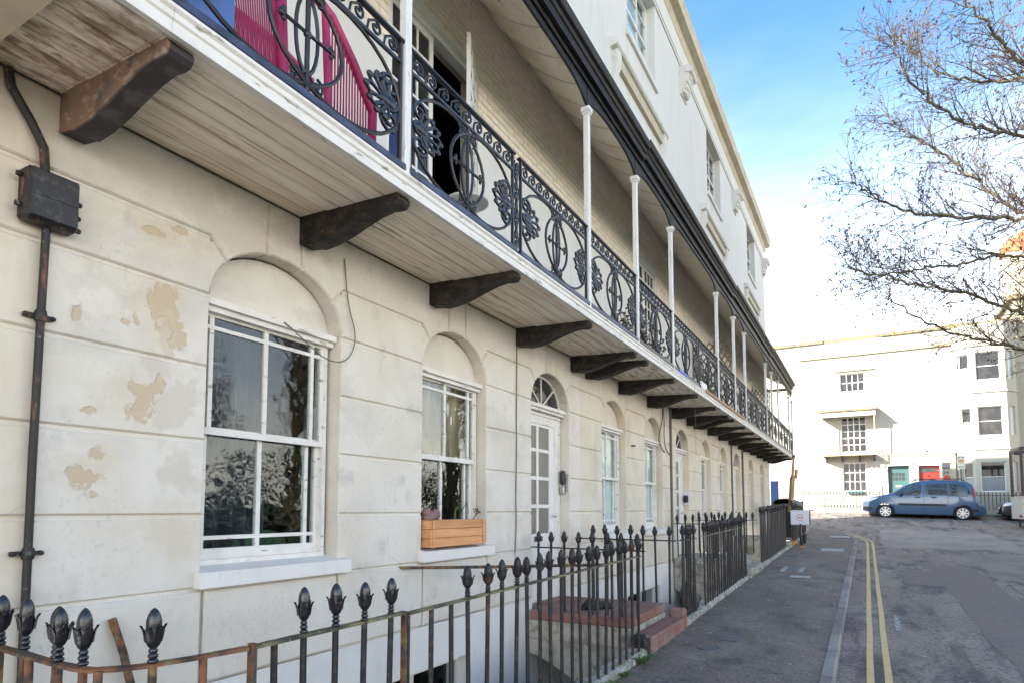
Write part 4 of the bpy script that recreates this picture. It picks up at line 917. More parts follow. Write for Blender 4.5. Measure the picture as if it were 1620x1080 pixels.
for y,z in ((1.51,3.20),(1.51,3.04),(1.80,3.15),(1.797,3.07),(1.80,3.0)):
    build('bolt',MB().lathe([(.014,-.012),(.016,0),(.012,.012)],(.06,y,z),8,ax='y'),M['pipe'],bx)
for z in (2.48,1.22):
    c_=MB(); c_.lathe([(.026,-.03),(.030,-.012),(.030,.012),(.026,.03)],(.04,1.65,z),10); c_.box(.0,.03,1.58,1.72,z-.012,z+.012); c_.ell((.03,1.585,z),(.014,.014,.014)); c_.ell((.03,1.715,z),(.014,.014,.014)); build('pipe_bracket',c_,M['pipe'],t,50)
o=build('leaning_stick',MB().tube([(.10,2.18,.42),(.075,2.14,.62),(.045,2.085,.82)],[.023,.022,.023],9),M['iron_rust'],None,50); tag(o,'short brown capped rod leaning against the wall behind the near railing','rod')
# ------------------------------------------------------------------ area railings
def finial_mesh():
    prof=[(.013,0),(.019,.004),(.019,.011),(.012,.015),(.018,.021),(.018,.028),(.012,.033),(.0165,.038),(.016,.044),(.012,.049),(.020,.056),(.0265,.068),(.029,.082),(.029,.100),(.0285,.112),(.0265,.113),(.027,.122),(.0262,.138),(.0215,.155),(.0135,.168),(.006,.175),(.001,.177)]
    m=MB().lathe(prof,(0,0,0),14)
    for q in range(5):
        a=2*PI*q/5+.3; d=Vector((math.cos(a),math.sin(a),0)); u=Vector((-d.y,d.x,0)); z=Vector((0,0,1))
        ring=[(.0285,.070,.014),(.032,.092,.0175),(.0365,.108,.013),(.0455,.122,.001)]
        v=[];f=[]
        for r_,h,w_ in ring: v+=[d*r_-u*w_+z*h-d*.003,d*(r_+.004)+z*h,d*r_+u*w_+z*h-d*.003,d*(r_-.006)+z*(h)]
        for i in range(3):
            for k in range(4): f.append((i*4+k,i*4+(k+1)%4,i*4+4+(k+1)%4,i*4+4+k))
        f+=[(12,13,14,15)]
        m.add(v,f)
    return mesh_of('finial',m,60)
FIN=finial_mesh(); FIN.materials.append(M['iron_dusty'])
FING=FIN.copy(); FING.materials.clear(); FING.materials.append(M['iron_gloss'])
FINF=mesh_of('finial',MB().lathe([(.012,0),(.02,.01),(.014,.03),(.02,.045),(.024,.06),(.031,.095),(.04,.115),(.028,.12),(.029,.14),(.017,.168),(.002,.18)],(0,0,0),8),60); FINF.materials.append(M['iron_dusty'])
BARM={}
def bar_mesh(mt):
    if mt not in BARM:
        m=mesh_of('bar',MB().tube([(0,0,0),(0,0,1)],.0158,7),60); m.materials.append(M[mt]); BARM[mt]=m
    return BARM[mt]
def railing(label,path,zr,n_or_pos,zb=None,fin=None,rail='iron_moss',bar='iron_dusty',finm=None,group=None,posts=(),low=True):
    """path: plan polyline; zr: fn(s 0..1)->rail height; bars at fractions; fin: set of bar indices without finial"""
    L=arc(path); p0=path[0]
    t=thing('area_railing',label,'railing',(p0[0],p0[1],g(2,p0[1])),0,group)
    N=24; P=[]
    for i in range(N+1):
        x,y=at_len(path,L,L[-1]*i/N); P.append((x,y,zr(i/N)))
    m=MB(); v=[];f=[]
    for i,(x,y,z) in enumerate(P):
        a=P[max(0,i-1)];b=P[min(N,i+1)]; d=Vector((b[0]-a[0],b[1]-a[1])).normalized(); nn=Vector((-d.y,d.x))*.022
        e=random.uniform(-.0015,.0015)
        v+=[(x+nn.x,y+nn.y,z-.012),(x-nn.x,y-nn.y,z-.012),(x-nn.x,y-nn.y,z+e),(x-nn.x*.5,y-nn.y*.5,z+.005+e),(x+nn.x*.5,y+nn.y*.5,z+.005+e),(x+nn.x,y+nn.y,z+e)]
    for i in range(N):
        for j in range(6): f.append((i*6+j,i*6+(j+1)%6,(i+1)*6+(j+1)%6,(i+1)*6+j))
    f+=[tuple(range(6)),tuple(range(N*6,N*6+6))[::-1]]
    build('top_rail',m.add(v,f),M[rail],t,50)
    fr=[(i+.5)/n_or_pos for i in range(n_or_pos)] if isinstance(n_or_pos,int) else n_or_pos
    for i,q in enumerate(fr):
        x,y=at_len(path,L,L[-1]*q); z=zr(q); b0=(zb(q) if zb else g(2,y)+.05)
        o=inst('bar',bar_mesh(bar),t,(x,y,b0),(random.uniform(-.014,.014),random.uniform(-.014,.014),random.random()*6),(1,1,z-b0-.004))
        if not(fin and i in fin):
            c=bpy.data.objects.new('finial',finm or FIN); COL.objects.link(c); c.parent=o; c.location=(0,0,1+.006/(z-b0)); q_=random.uniform(.95,1.05); c.scale=(1.04*q_,1.04*q_,1.18*random.uniform(.95,1.04)/(z-b0)); c.rotation_euler=(0,0,0); W[c]=(x,y,z)
    for (q,hh,w_,mt) in posts:
        x,y=at_len(path,L,L[-1]*q); z=zr(q); build('standard',MB().cbox(x-w_,x+w_,y-w_*.7,y+w_*.7,g(2,y)-.05,z+hh,.004),M[mt],t)
    return t
GR_='black iron railings in front of the terrace'
pth=[(.02,1.30),(.5,1.31),(.97,1.305),(1.297,1.285),(1.42,1.30),(1.50,1.40),(1.55,1.56),(1.575,1.80)]
Lp=arc(pth)
def fx(x,y): return min(range(800),key=lambda i:math.dist(at_len(pth,Lp,Lp[-1]*i/800),(x,y)))/800
railing('nearest rusty railing curving round the light well corner, most finials lost',pth,lambda s:.87+.006*math.sin(s*9),[fx(.12,1.3),fx(.3,1.3),fx(.46,1.31),fx(.62,1.31),fx(.80,1.31),fx(.93,1.3),fx(1.06,1.3),fx(1.16,1.3),fx(1.33,1.29),fx(1.42,1.30),fx(1.525,1.44),fx(1.563,1.62)],fin={5,9,11},rail='iron_rust',bar='iron_rust',finm=FING,group=GR_,zb=lambda q:-.25 if q>.7 else -.9)
railing('short straight railing with four glossy finials between the curved railing and a rusty post',[(1.575,1.83),(1.58,2.83)],lambda s:.873+.004*s,[.13,.285,.477,.667,.867],fin={0},rail='iron_moss',finm=FING,group=GR_,posts=((.0,.012,.019,'iron_rust'),(1.0,.004,.017,'iron_rust')))
pos=[(3.08-2.86)/4.15,(3.303-2.86)/4.15]+[(3.502+.2026*i-2.86)/4.15 for i in range(18)]
railing('long black railing with a lichen covered top rail beside the red steps',[(1.58,2.86),(1.585,7.01)],lambda s:.868+.055*s,pos,fin={0,1},rail='iron_moss',group=GR_,posts=((0.0,.0,.015,'iron_dusty'),))
railing('black railing from the wall along the near side of the red steps',[(.02,7.36),(1.55,7.34)],lambda s:.965-.005*s,[.06+.125*i for i in range(8)],zb=lambda q:.16,rail='iron_dusty',group=GR_)
railing('black railing from the wall along the far side of the red steps',[(.04,8.80),(1.54,8.80)],lambda s:1.022-.005*s,[.18+.125*i for i in range(7)],zb=lambda q:.14,rail='iron_dusty',group=GR_)
railing('short row of black bars on the pavement edge just beyond the red steps',[(1.57,8.9),(1.58,9.75)],lambda s:1.02-.005*s,7,rail='iron_dusty',group=GR_)
railing('black railing of the second house with worn bars ending at its doorstep slab',[(1.60,10.15),(1.60,14.2)],lambda s:1.035+.07*s,22,rail='iron_moss',group=GR_,finm=FINF)
railing('black railing from the wall along the near side of the second doorsteps',[(.03,14.35),(1.5,14.35)],lambda s:1.13,9,zb=lambda q:.38,rail='iron_dusty',group=GR_,finm=FINF)
railing('black railing from the wall along the far side of the second doorsteps',[(.03,16.4),(1.5,16.4)],lambda s:1.18,9,zb=lambda q:.38,rail='iron_dusty',group=GR_,finm=FINF)
railing('dense black railing of the third house beyond the second doorsteps',[(1.56,16.5),(1.58,21.8)],lambda s:1.30+.14*s,34,rail='iron_dusty',bar='iron',group=GR_,finm=FINF)
railing('farthest black railing near the corner with the white delivery box against it',[(1.58,23.8),(1.58,28.5)],lambda s:1.44+.14*s,26,rail='iron_dusty',bar='iron',group=GR_,finm=FINF)
o=build('tie_bar',MB().tube([(.0,4.70,.90),(.8,5.3,.90),(1.57,5.9,.905)],.015,6),M['iron_rust'],None,50); tag(o,'thin iron tie rod slanting from the wall below the window box to the long railing','rod')
# ------------------------------------------------------------------ front steps
def steps(k,label,red):
    a,b=STEP[k]; zt={0:.16,1:.35,2:.55}[k]; mt=M['red_step'] if red else M['plinth']
    t=thing('front_steps',label,'steps',(1.0,(a+b)/2,g(2,a)))
    s_=MB(); s_.cbox(.022,1.40,a,b,zt-.11,zt,.012); build('landing',s_,mt,t)
    s_=MB(); gz_=g(1.7,(a+b)/2); s_.cbox(1.405,1.66,a-.02,b-.05,gz_-.3,gz_+.165,.014); build('step',s_,mt,t)
    sd=MB(); sd.prism([(.02,zt-.112),(1.395,zt-.112),(1.395,-1.25),(1.2,-1.02),(.8,-.72),(.35,-.48),(.02,-.36)],a+.02,b-.02,'y'); build('vault',sd,M['step_side'],t)
    s_=MB(); s_.cbox(.03,1.38,a+.003,a+.022,zt-.34,zt-.112,.004); build('side_lip',s_,M['step_side'],t)
    return t
steps(0,'red painted doorstep and landing bridging the light well to the glazed front door',True)
steps(1,'grey stone doorstep of the second front door along the pavement',False)
steps(2,'farthest doorstep of the cream terrace',False)
o=build('broken_kerb_stone',MB().cbox(1.44,1.66,8.70,8.86,-.22,.10,.03),M['red_step'],None); tag(o,'broken red and black stone block at the far end of the red step','stone')
o=build('boot_scraper',MB().cbox(1.46,1.64,7.07,7.21,-.25,.02,.03),M['iron_dusty'],None); tag(o,'stubby grey stone block at the near end of the red step','stone')
m=MB()
m.tube([(.62,7.6,.17),(.66,7.7,.26),(.75,7.82,.23),(.9,7.9,.20)],.035,6); m.ell((.7,7.75,.20),(.16,.13,.06),None,8,5); m.ell((.82,7.9,.19),(.14,.11,.04),None,8,5)
o=build('black_bag',m,M['black_plastic'],None,50); tag(o,'crumpled black bag lying on the red landing','bag')
o=build('basement_gate_bags',MB().ell((1.42,9.85,.12),(.12,.2,.24),None,10,7).ell((1.46,10.0,.0),(.1,.16,.16),None,10,7),M['black_plastic'],None,50); o.name='black_sack'; tag(o,'black refuse sack behind the bars just past the red steps','bag')
# ------------------------------------------------------------------ window box, entry phone
t=thing('window_box','pale pine window box with sparse stems on the second window sill','planter',(.06,5.58,1.06))
ya,yb_=5.075,6.085
for i in range(3):
    build('plank',MB().cbox(.075,.095,ya,yb_,1.07+.0915*i,1.07+.0915*i+.0885,.004),M['pine'],t)
    build('plank',MB().cbox(-.10,-.08,ya,yb_,1.09+.085*i,1.09+.085*i+.082,.004),M['pine'],t)
    for y in (ya,yb_-.02): build('end_plank',MB().cbox(-.079,.074,y,y+.02,1.07+.0915*i,1.07+.0915*i+.0885,.004),M['pine'],t)
for y in (ya+.022,yb_-.057): build('corner_batten',MB().cbox(.096,.106,y,y+.035,1.065,1.345,.003),M['pine'],t)
build('soil',MB().box(-.079,.074,ya+.022,yb_-.022,1.30,1.325),M['soil'],t)
m=MB()
for pts in (((0,5.70,1.32),(0,5.74,1.42),(.02,5.82,1.53),(.02,5.86,1.40)),((-.02,5.67,1.32),(-.02,5.66,1.46),(-.01,5.74,1.52),(0,5.77,1.38)),((.01,5.60,1.32),(.01,5.61,1.44),(.02,5.66,1.47))):
    m.tube(pts,[.006,.006,.005,.003],5)
build('green_stem',m,M['green'],t,60)
m=MB()
m.tube([(0,5.96,1.32),(.02,6.01,1.39),(.03,6.06,1.42)],.007,5); m.tube([(.02,6.01,1.39),(.0,5.98,1.46)],.005,4); m.tube([(.0,5.16,1.32),(.02,5.19,1.40)],.005,4)
for i in range(14): m.ell((.02+random.uniform(-.02,.02),6.05+random.uniform(-.05,.06),1.42+random.uniform(-.03,.04)),(.008,.02,.006),Euler((random.random()*3,random.random()*3,0)).to_matrix(),5,3)
build('dead_stem',m,M['dead'],t,60)
m=MB().ell((-.02,5.20,1.38),(.07,.10,.055),Euler((.3,.1,0)).to_matrix(),12,8).ell((.0,5.27,1.40),(.05,.06,.06),None,10,6).ell((-.02,5.15,1.42),(.045,.05,.05),None,10,6); build('gourd',m,mat('dusky_pink',(.22,.12,.12),[dirt]),t,60)
t=thing('entry_phone','black entry phone and grey key safe on the jamb beside the glazed front door','intercom',(-.05,8.6,1.9))
build('handset',MB().cbox(-.125,-.06,8.55,8.63,1.82,2.03,.02),M['black_plastic'],t)
build('button_panel',MB().cbox(-.062,-.01,8.615,8.633,1.72,1.98,.006),M['grey_metal'],t)
build('key_safe',MB().cbox(-.13,-.065,8.565,8.63,1.68,1.80,.008),M['grey_metal'],t)
t=thing('entry_phone','small dark entry phone on the jamb of the second front door','intercom',(-.05,15.92,1.75))
build('handset',MB().cbox(-.12,-.02,15.83,15.92,1.62,1.80,.02),M['black_plastic'],t); build('back_plate',MB().cbox(-.14,-.005,15.905,15.935,1.56,1.88,.004),M['sign_white'],t)
# ------------------------------------------------------------------ things on the balcony
def wicker_chair():
    t=thing('wicker_chair','magenta wicker armchair on the nearest balcony behind the iron railing','chair',(.5,2.85,3.845))
    fr=MB(); st=MB()
    # rounded left side panel, its front post, the right side panel with a sloping top, seat and back
    xo=.66
    cx,cz_,rr_=2.40,4.52,.235
    for i in range(23):
        y=2.20+.42*i/22; zt=4.52+.28*math.sqrt(max(0,1-((y-2.42)/.24)**2))
        st.tube([(xo-.02,2.36+.26*i/22,3.95),(xo,2.28+.34*i/22,4.25),(xo-.03,y,zt)],.0055,4)
    fr.tube([(xo-.03,2.18+.235*(1-math.cos(PI*i/14)),4.52+.28*math.sin(PI*i/14)) for i in range(15)],.03,7)
    fr.tube([(xo,2.66,3.85),(xo+.01,2.655,4.3),(xo-.01,2.64,4.8)],.042,9)
    fr.tube([(xo,2.33,3.85),(xo,2.25,4.3),(xo-.03,2.19,4.55)],.028,7)
    fr.tube([(xo,2.66,4.86),(xo-.02,2.9,5.02),(xo-.02,3.1,4.96),(xo,3.3,4.74),(xo+.02,3.50,4.46)],.036,8)
    fr.tube([(xo+.02,3.50,4.46),(xo+.02,3.49,4.1),(xo,3.48,3.85)],.034,8); fr.tube([(xo,3.06,3.85),(xo,3.06,4.4),(xo-.02,3.04,4.96)],.03,8)
    for i in range(14):
        y=3.09+.38*i/13; z=4.96-(y-3.06)*1.12
        st.tube([(xo,y,3.95),(xo+.005,y,4.2),(xo,y+.0,z)],.0065,4)
    fr.cbox(xo-.02,xo+.015,3.06,3.49,4.16,4.20,.008)
    fr.cbox(.14,xo,2.3,3.46,4.02,4.09,.02)
    for i in range(30): st.tube([(.15,2.3+.039*i,4.1),(.08,2.3+.039*i,4.5),(.06,2.3+.039*i,4.9)],.006,4)
    fr.tube([(.06,2.3,4.9),(.05,2.6,5.0),(.05,3.1,5.0),(.06,3.46,4.9)],.03,7)
    build('frame',fr,M['pink'],t,50); s_=build('woven_strands',st,M['pink'],t,50); s_['kind']='stuff'
    build('seat',MB().cbox(.16,xo-.04,2.32,3.44,4.092,4.15,.02),M['pink'],t)
wicker_chair()
m=MB().cbox(.80,.86,1.72,2.17,3.86,4.62,.01); o=build('blue_board',m,M['blue'],None); tag(o,'blue board standing at the left end of the nearest balcony','board')
o=build('blue_crate',MB().cbox(.78,.84,3.56,3.66,3.94,4.3,.01),M['blue'],None); tag(o,'blue slab leaning behind the white balcony post','board')
t=thing('cafe_table','small white round table with dark legs on the balcony by the open door','table',(.55,5.0,3.845))
build('table_top',MB().lathe([(.19,4.42),(.21,4.43),(.21,4.45),(.2,4.455)],(.55,5.0,0),24),M['paint'],t,40)
lg=MB()
for a in (0,PI*2/3,PI*4/3): lg.tube([(.55,5.0,4.42),(.55+.22*math.cos(a),5.0+.22*math.sin(a),3.85)],.016,6)
build('legs',lg,M['iron'],t)
def pot(label,x,y,r,hh,mt,plant=None,seed=1):
    t=thing('plant_pot',label,'plant pot',(x,y,3.848))
    build('pot',MB().lathe([(r*.7,3.85),(r*.95,3.85+hh*.85),(r*1.05,3.85+hh*.86),(r*1.05,3.85+hh),(r*.9,3.85+hh),(r*.85,3.85+hh*.9)],(x,y,0),14),M[mt],t,40)
    rr=random.Random(seed); m=MB()
    for i in range(26):
        a=rr.random()*6.28; L=.12+rr.random()*.35; tip=Vector((x+.16*math.cos(a)*rr.random(),y+.2*math.sin(a),3.85+hh+L))
        m.tube([(x,y,3.85+hh*.9),(x*.5+tip.x*.5,y*.5+tip.y*.5,3.85+hh+L*.6),tip],[.006,.005,.002],4)
        for q in range(3): m.ell(tip+Vector((rr.uniform(-.05,.05),rr.uniform(-.05,.05),rr.uniform(-.12,.02))),(.022,.03,.008),Euler((rr.random()*3,rr.random()*3,rr.random()*3)).to_matrix(),5,3)
    build('leaves',m,M[plant or 'green'],t,50)
pot('terracotta pot with a reddish dry plant behind the railing after the fourth post',0.62,9.5,.18,.28,'terracotta','dead',3)
pot('second terracotta pot with brown stems nearer the third white post',.68,10.2,.17,.26,'terracotta','dead',4)
pot('terracotta pot left of the folded blue bag',.62,11.2,.18,.27,'terracotta','dead',5)
pot('dark leafy pot plant against the trellis divider',.5,15.8,.24,.34,'black_plastic','green',6)
pot('brown pot with dark foliage at the far side of the lattice',.6,14.9,.24,.34,'terracotta','green',8)
o=build('blue_bag',MB().cbox(.85,1.07,11.0,11.7,3.86,3.93,.02),M['royal'],None); tag(o,'bright blue folded bag poking out under the balcony rail','bag')
o=build('white_bag',MB().ell((.85,10.95,3.98),(.13,.22,.14),None,10,7),M['paint'],None,60); tag(o,'white sack on the balcony floor beside the blue bag','bag')
o=build('white_box',MB().cbox(.75,1.07,12.75,13.2,3.86,4.03,.02),M['paint'],None); tag(o,'white box at the foot of the green stained balcony post','box')
o=build('timber_batten',MB().cbox(1.07,1.10,13.0,17.6,3.83,3.885,.004),M['raw_wood'],None); tag(o,'new raw timber batten laid along the balcony edge','batten')
def trellis(label,y,x1,z1,sp,mt):
    t=thing('trellis_panel',label,'trellis',(.5,y,3.85))
    for sg in (-1,1):
        c=-2.0
        while c<4:
            # line x*sg + (z-3.85)*.8 = c
            pts=[]
            for x in (.03,x1):
                z=3.9+ (c- sg*x)/.62
                pts.append((x,z))
            (xa,za),(xb,zb)=pts
            lo,hi=3.9,z1
            def clip(xa,za,xb,zb):
                if abs(zb-za)<1e-6: return None
                t0,t1=sorted(((lo-za)/(zb-za),(hi-za)/(zb-za))); t0=max(0,t0);t1=min(1,t1)
                if t1-t0<.02: return None
                return (xa+(xb-xa)*t0,za+(zb-za)*t0,xa+(xb-xa)*t1,za+(zb-za)*t1)
            q=clip(xa,za,xb,zb)
            if q:
                a=Vector((q[0],y+sg*.006,q[1])); b=Vector((q[2],y+sg*.006,q[3])); d=(b-a); L=d.length; d.normalize()
                rot=Matrix((d,Vector((0,1,0)),d.cross(Vector((0,1,0))))).transposed()
                build('lattice_slat',MB().obox((a+b)/2,(L,.012,.032),rot),M[mt],t)
            c+=sp
    f=MB(); f.box(.02,.045,y-.015,y+.015,3.86,z1+.02); f.box(x1-.02,x1,y-.014,y+.014,3.86,z1+.02); build('frame',f,M[mt],t)
trellis('dark diamond trellis divider across the balcony, nearer one',16.5,.98,5.75,.15,'dead')
trellis('grey close diamond trellis divider at the far part of the balcony',23.85,.98,5.75,.13,'cable')
# ------------------------------------------------------------------ by the far railing
def far_bin(label,x,y):
    z0=g(2,y); t=thing('wheelie_bin',label,'bin',(x,y,z0),group='black wheelie bins')
    m=MB(); m.add([(x-.25,y-.25,z0+.1),(x+.25,y-.25,z0+.1),(x+.25,y+.25,z0+.1),(x-.25,y+.25,z0+.1),(x-.32,y-.32,z0+1.2),(x+.32,y-.32,z0+1.2),(x+.32,y+.32,z0+1.2),(x-.32,y+.32,z0+1.2)],[(0,3,2,1),(4,5,6,7),(0,1,5,4),(1,2,6,5),(2,3,7,6),(3,0,4,7)]); build('body',m,M['black_plastic'],t)
    build('lid',MB().cbox(x-.34,x+.34,y-.34,y+.34,z0+1.2,z0+1.26,.02),M['black_plastic'],t); build('rim',MB().box(x-.35,x+.35,y-.36,y-.33,z0+1.1,z0+1.2),M['black_plastic'],t)
    for sg in (-1,1): build('wheel',MB().tube([(x+sg*.27-.03,y+.2,z0+.11),(x+sg*.27+.03,y+.2,z0+.11)],.1,12),M['tyre'],t)
far_bin('black wheelie bin under the grey sheeted heap',1.1,25.9)
far_bin('second black wheelie bin nearer the street corner',1.2,27.0)
m=MB()
def hull(u,v):
    y=25.3+2.2*u; w_=.50*math.sin(PI*min(1,.12+.88*u))**.5+.05; a=PI*v
    return (1.15-w_*math.cos(a)+.1*u,y,g(2,26)+1.28+.27*math.sin(a)*(1-.3*u)+.03*math.sin(u*23+v*9))
m.grid(hull,18,10); m.box(.75,1.65,25.4,27.3,g(2,26)+1.265,g(2,26)+1.33)
o=build('covered_heap',m,M['tarp'],None,60); tag(o,'grey sheeted heap lying across the black bins','heap')
t=thing('newel_post','old wooden newel post with a ball top leaning out of the bins','post',(1.3,25.6,1.4))
a=Vector((1.38,25.5,1.35)); b=Vector((1.53,25.65,3.42)); d=(b-a).normalized(); rot=d.to_track_quat('Z','Y').to_matrix()
m=MB(); m.obox(a+d*.65,(.13,.13,1.3),rot); pm=[(.045,1.3),(.07,1.34),(.045,1.4),(.055,1.6),(.035,1.95),(.055,2.0),(.035,2.05)]
q=MB().lathe(pm,(0,0,0),10); m.add([a+rot@Vector(p) for p in q.v],q.f); build('shaft',m,M['raw_wood'],t,40)
build('ball',MB().ell(a+d*2.09,(.065,.065,.07),None,10,7),mat('ball_brown',(.22,.09,.045)),t,60)
build('broken_rail',MB().obox(a+d*1.42+Vector((.12,0,0)),(.08,.08,.34),rot),M['raw_wood'],t)
X=1.90; Y0=23.4; z0=g(2,Y0)
t=thing('delivery_bicycle','parked bicycle seen end on, carrying a white box with an orange ring emblem','bicycle',(X,Y0+.5,z0))
def wheel(name,y):
    o_=build(name,MB().tube([(X,y+.38*math.cos(2*PI*i/28),z0+.39+.38*math.sin(2*PI*i/28)) for i in range(28)],.028,6,closed=True),M['tyre'],t,60)
    sp=MB()
    for i in range(14): sp.tube([(X,y,z0+.39),(X,y+.37*math.cos(2*PI*i/14),z0+.39+.37*math.sin(2*PI*i/14))],.003,3)
    sp.tube([(X-.05,y,z0+.39),(X+.05,y,z0+.39)],.024,8); build('spokes',sp,M['grey_metal'],o_)
wheel('wheel',Y0); wheel('wheel',Y0+1.22)
f=MB()
for pts in (((X,Y0,z0+.39),(X,Y0+.5,z0+.37)),((X,Y0+.5,z0+.37),(X,Y0+.4,z0+1.0)),((X,Y0+.5,z0+.37),(X,Y0+1.05,z0+.93)),((X,Y0+.43,z0+.9),(X,Y0+1.05,z0+.99)),((X,Y0+1.03,z0+1.14),(X,Y0+1.22,z0+.39)),((X,Y0,z0+.39),(X,Y0+.43,z0+.9)),((X-.1,Y0-.1,z0+.80),(X-.1,Y0+.4,z0+.84)),((X+.1,Y0-.1,z0+.80),(X+.1,Y0+.4,z0+.84))): f.tube(pts,.019,6)
f.tube([(X-.32,Y0+1.0,z0+1.19),(X,Y0+1.03,z0+1.16),(X+.32,Y0+1.0,z0+1.19)],.014,6); build('frame',f,M['iron_rust'],t,50)
build('saddle',MB().ell((X,Y0+.42,z0+1.05),(.09,.16,.04),None,10,6),M['black_plastic'],t,60)
bx=build('delivery_box',MB().cbox(X-.30,X+.27,Y0-.2,Y0+.25,z0+.70,z0+1.19,.02),M['sign_white'],t)
cz_=z0+.95
build('emblem_ring',MB().tube([(X-.015+.10*math.cos(2*PI*i/24),Y0-.205,cz_+.10*math.sin(2*PI*i/24)) for i in range(24)],.012,5,closed=True),M['sign_orange'],bx)
m=MB()
for i in range(3): m.box(X-.065+.038*i,X-.04+.038*i,Y0-.206,Y0-.2005,cz_-.018,cz_+.018)
build('emblem_bars',m,M['sign_dark'],bx); build('box_edge',MB().box(X+.272,X+.284,Y0-.18,Y0+.24,z0+.71,z0+1.18),M['sign_dark'],bx)
def clump(label,x,y,z,s,mt,n=26,seed=1,name='flower_clump',cat='flowers'):
    rr=random.Random(seed); m=MB()
    for i in range(n): m.ell((x+rr.uniform(-s,s),y+rr.uniform(-s,s),z+rr.uniform(0,s*.8)),(s*.25,s*.25,s*.18),Euler((rr.random(),rr.random(),0)).to_matrix(),6,4)
    o=build(name,m,M[mt],None,60); tag(o,label,cat)
clump('small orange flower clump on the low plinth behind the bicycle wheel',1.70,23.0,g(2,23)+.08,.1,'flower',26,1)
clump('lower orange flower clump on the pavement at the bicycle wheel',1.98,22.6,g(2,22.6)+.01,.07,'flower',26,2)
o=build('notice_board',MB().cbox(.02,.36,31.1,31.18,1.5,2.75,.01),M['blue'],None); tag(o,'dark blue notice board on edge at the far corner of the terrace','board')
# weeds at the foot of the plinth
def weed(label,x,y,s,seed):
    rr=random.Random(seed); m=MB(); z=g(2,y)
    for i in range(60):
        a=rr.random()*6.28; L=s*(.5+rr.random()); w_=.006+.006*rr.random(); d=Vector((math.cos(a),math.sin(a),0)); n=Vector((-d.y,d.x,0))*w_
        b=Vector((x,y,z))+d*s*.25*rr.random(); 
        p=[b-n*.5,b+n*.5,b+d*L*.45+n+Vector((0,0,L*.5)),b+d*L*.45-n+Vector((0,0,L*.5)),b+d*L*.95+Vector((0,0,L*(.3+.5*rr.random())))]
        m.add(p,[(0,1,2,3),(3,2,4)])
    o=build('weed',m,M['weed'],None); tag(o,label,'weed')
weed('small green weed at the foot of the railing plinth nearest the camera',1.70,5.75,.10,1)
weed('green weed tuft at the plinth just before the red step',1.68,6.75,.11,2)
weed('tiny weed between plinth and pavement before the second weed',1.67,6.2,.06,3)
# gutter litter: pale chips and grit along the kerb and on the pavement
rr=random.Random(5); m=MB()
for i in range(420):
    if i<230: x=3.53+abs(rr.gauss(0,.08)); y=rr.uniform(5,26); z=g(2,y)+RD+.006
    else: x=rr.uniform(1.7,3.4); y=rr.uniform(5,18); z=g(2,y)+.005
    s_=rr.uniform(.005,.015) if i<400 else rr.uniform(.018,.035); a=rr.random()*6
    m.add([(x+s_*math.cos(a+q)*(.6+.5*rr.random()),y+s_*math.sin(a+q)*(.6+.5*rr.random()),z+s_*.25*(q>3)) for q in (0,1.4,3.1,4.6)],[(0,1,2,3)])
o=build('litter_flakes',m,M['stone_slab'],None); tag(o,'scattered pale chips and leaf litter on pavement and gutter','litter',kind='stuff')
# ------------------------------------------------------------------ house across the end of the street (local x along the front, -y towards the street)
EO=(7.03,44.5,-.165); ER=0; ES=(1.19,1.15,1.114)
def holes_wall(mb,x0,x1,z0,z1,holes,y0=0,y1=.3,fn=None):
    xs=sorted({x0,x1,*[h[0] for h in holes],*[h[1] for h in holes]}); zs=sorted({z0,z1,*[h[2] for h in holes],*[h[3] for h in holes]})
    for i in range(len(xs)-1):
        run=None
        for j in range(len(zs)-1):
            cx=(xs[i]+xs[i+1])/2; cz=(zs[j]+zs[j+1])/2
            inside=any(h[0]<cx<h[1] and h[2]<cz<h[3] for h in holes)
            if not inside: run=[zs[j],zs[j+1]] if run is None else [run[0],zs[j+1]]
            if (inside or j==len(zs)-2) and run: mb.box(xs[i],xs[i+1],y0,y1,*run); run=None
    return mb
def xf(mb,o,rz):   # place local geometry of one wall face
    c,s_=math.cos(rz),math.sin(rz); mb.v=[(o[0]+p[0]*c-p[1]*s_,o[1]+p[0]*s_+p[1]*c,p[2]) for p in mb.v]; return mb
def far_window(parent,x0,x1,z0,z1,nx,nz,y=.12,pane='pane_dark',o=(0,0),rz=0,bar=.03,fr=.05,name='window',zsplit=None):
    m=MB(); m.box(x0,x0+fr,y-.03,y+.03,z0,z1); m.box(x1-fr,x1,y-.03,y+.03,z0,z1); m.box(x0+fr,x1-fr,y-.029,y+.029,z0,z0+fr); m.box(x0+fr,x1-fr,y-.029,y+.029,z1-fr,z1)
    xs=[x0+fr+(x1-x0-2*fr)*i/nx for i in range(nx+1)]; zs=[z0+fr+(z1-z0-2*fr)*i/nz for i in range(nz+1)]
    if zsplit: zs[1]=zsplit
    for x in xs[1:-1]: m.box(x-bar/2,x+bar/2,y-.02,y+.02,z0+fr,z1-fr)
    for z in zs[1:-1]: m.box(x0+fr,x1-fr,y-.019,y+.019,z-bar/2,z+bar/2)
    w_=build(name,xf(m,o,rz),M['paint'],parent)
    for i in range(nx):
        for j in range(nz):
            p=pane if isinstance(pane,str) else pane[j]
            q=MB().box(xs[i]+(bar/2 if i else 0),xs[i+1]-(bar/2 if i<nx-1 else 0),y+.004,y+.010,zs[j]+(bar/2 if j else 0),zs[j+1]-(bar/2 if j<nz-1 else 0))
            build('pane',xf(q,o,rz),M[p],w_)
    return w_
e=thing('end_house','large white house with green and red doors closing the end of the street','house',EO,ER,local=True)
H=[(-3.70,-2.55,8.06,9.08),(-3.72,-2.55,4.64,6.62),(-3.70,-2.62,2.45,4.05)]
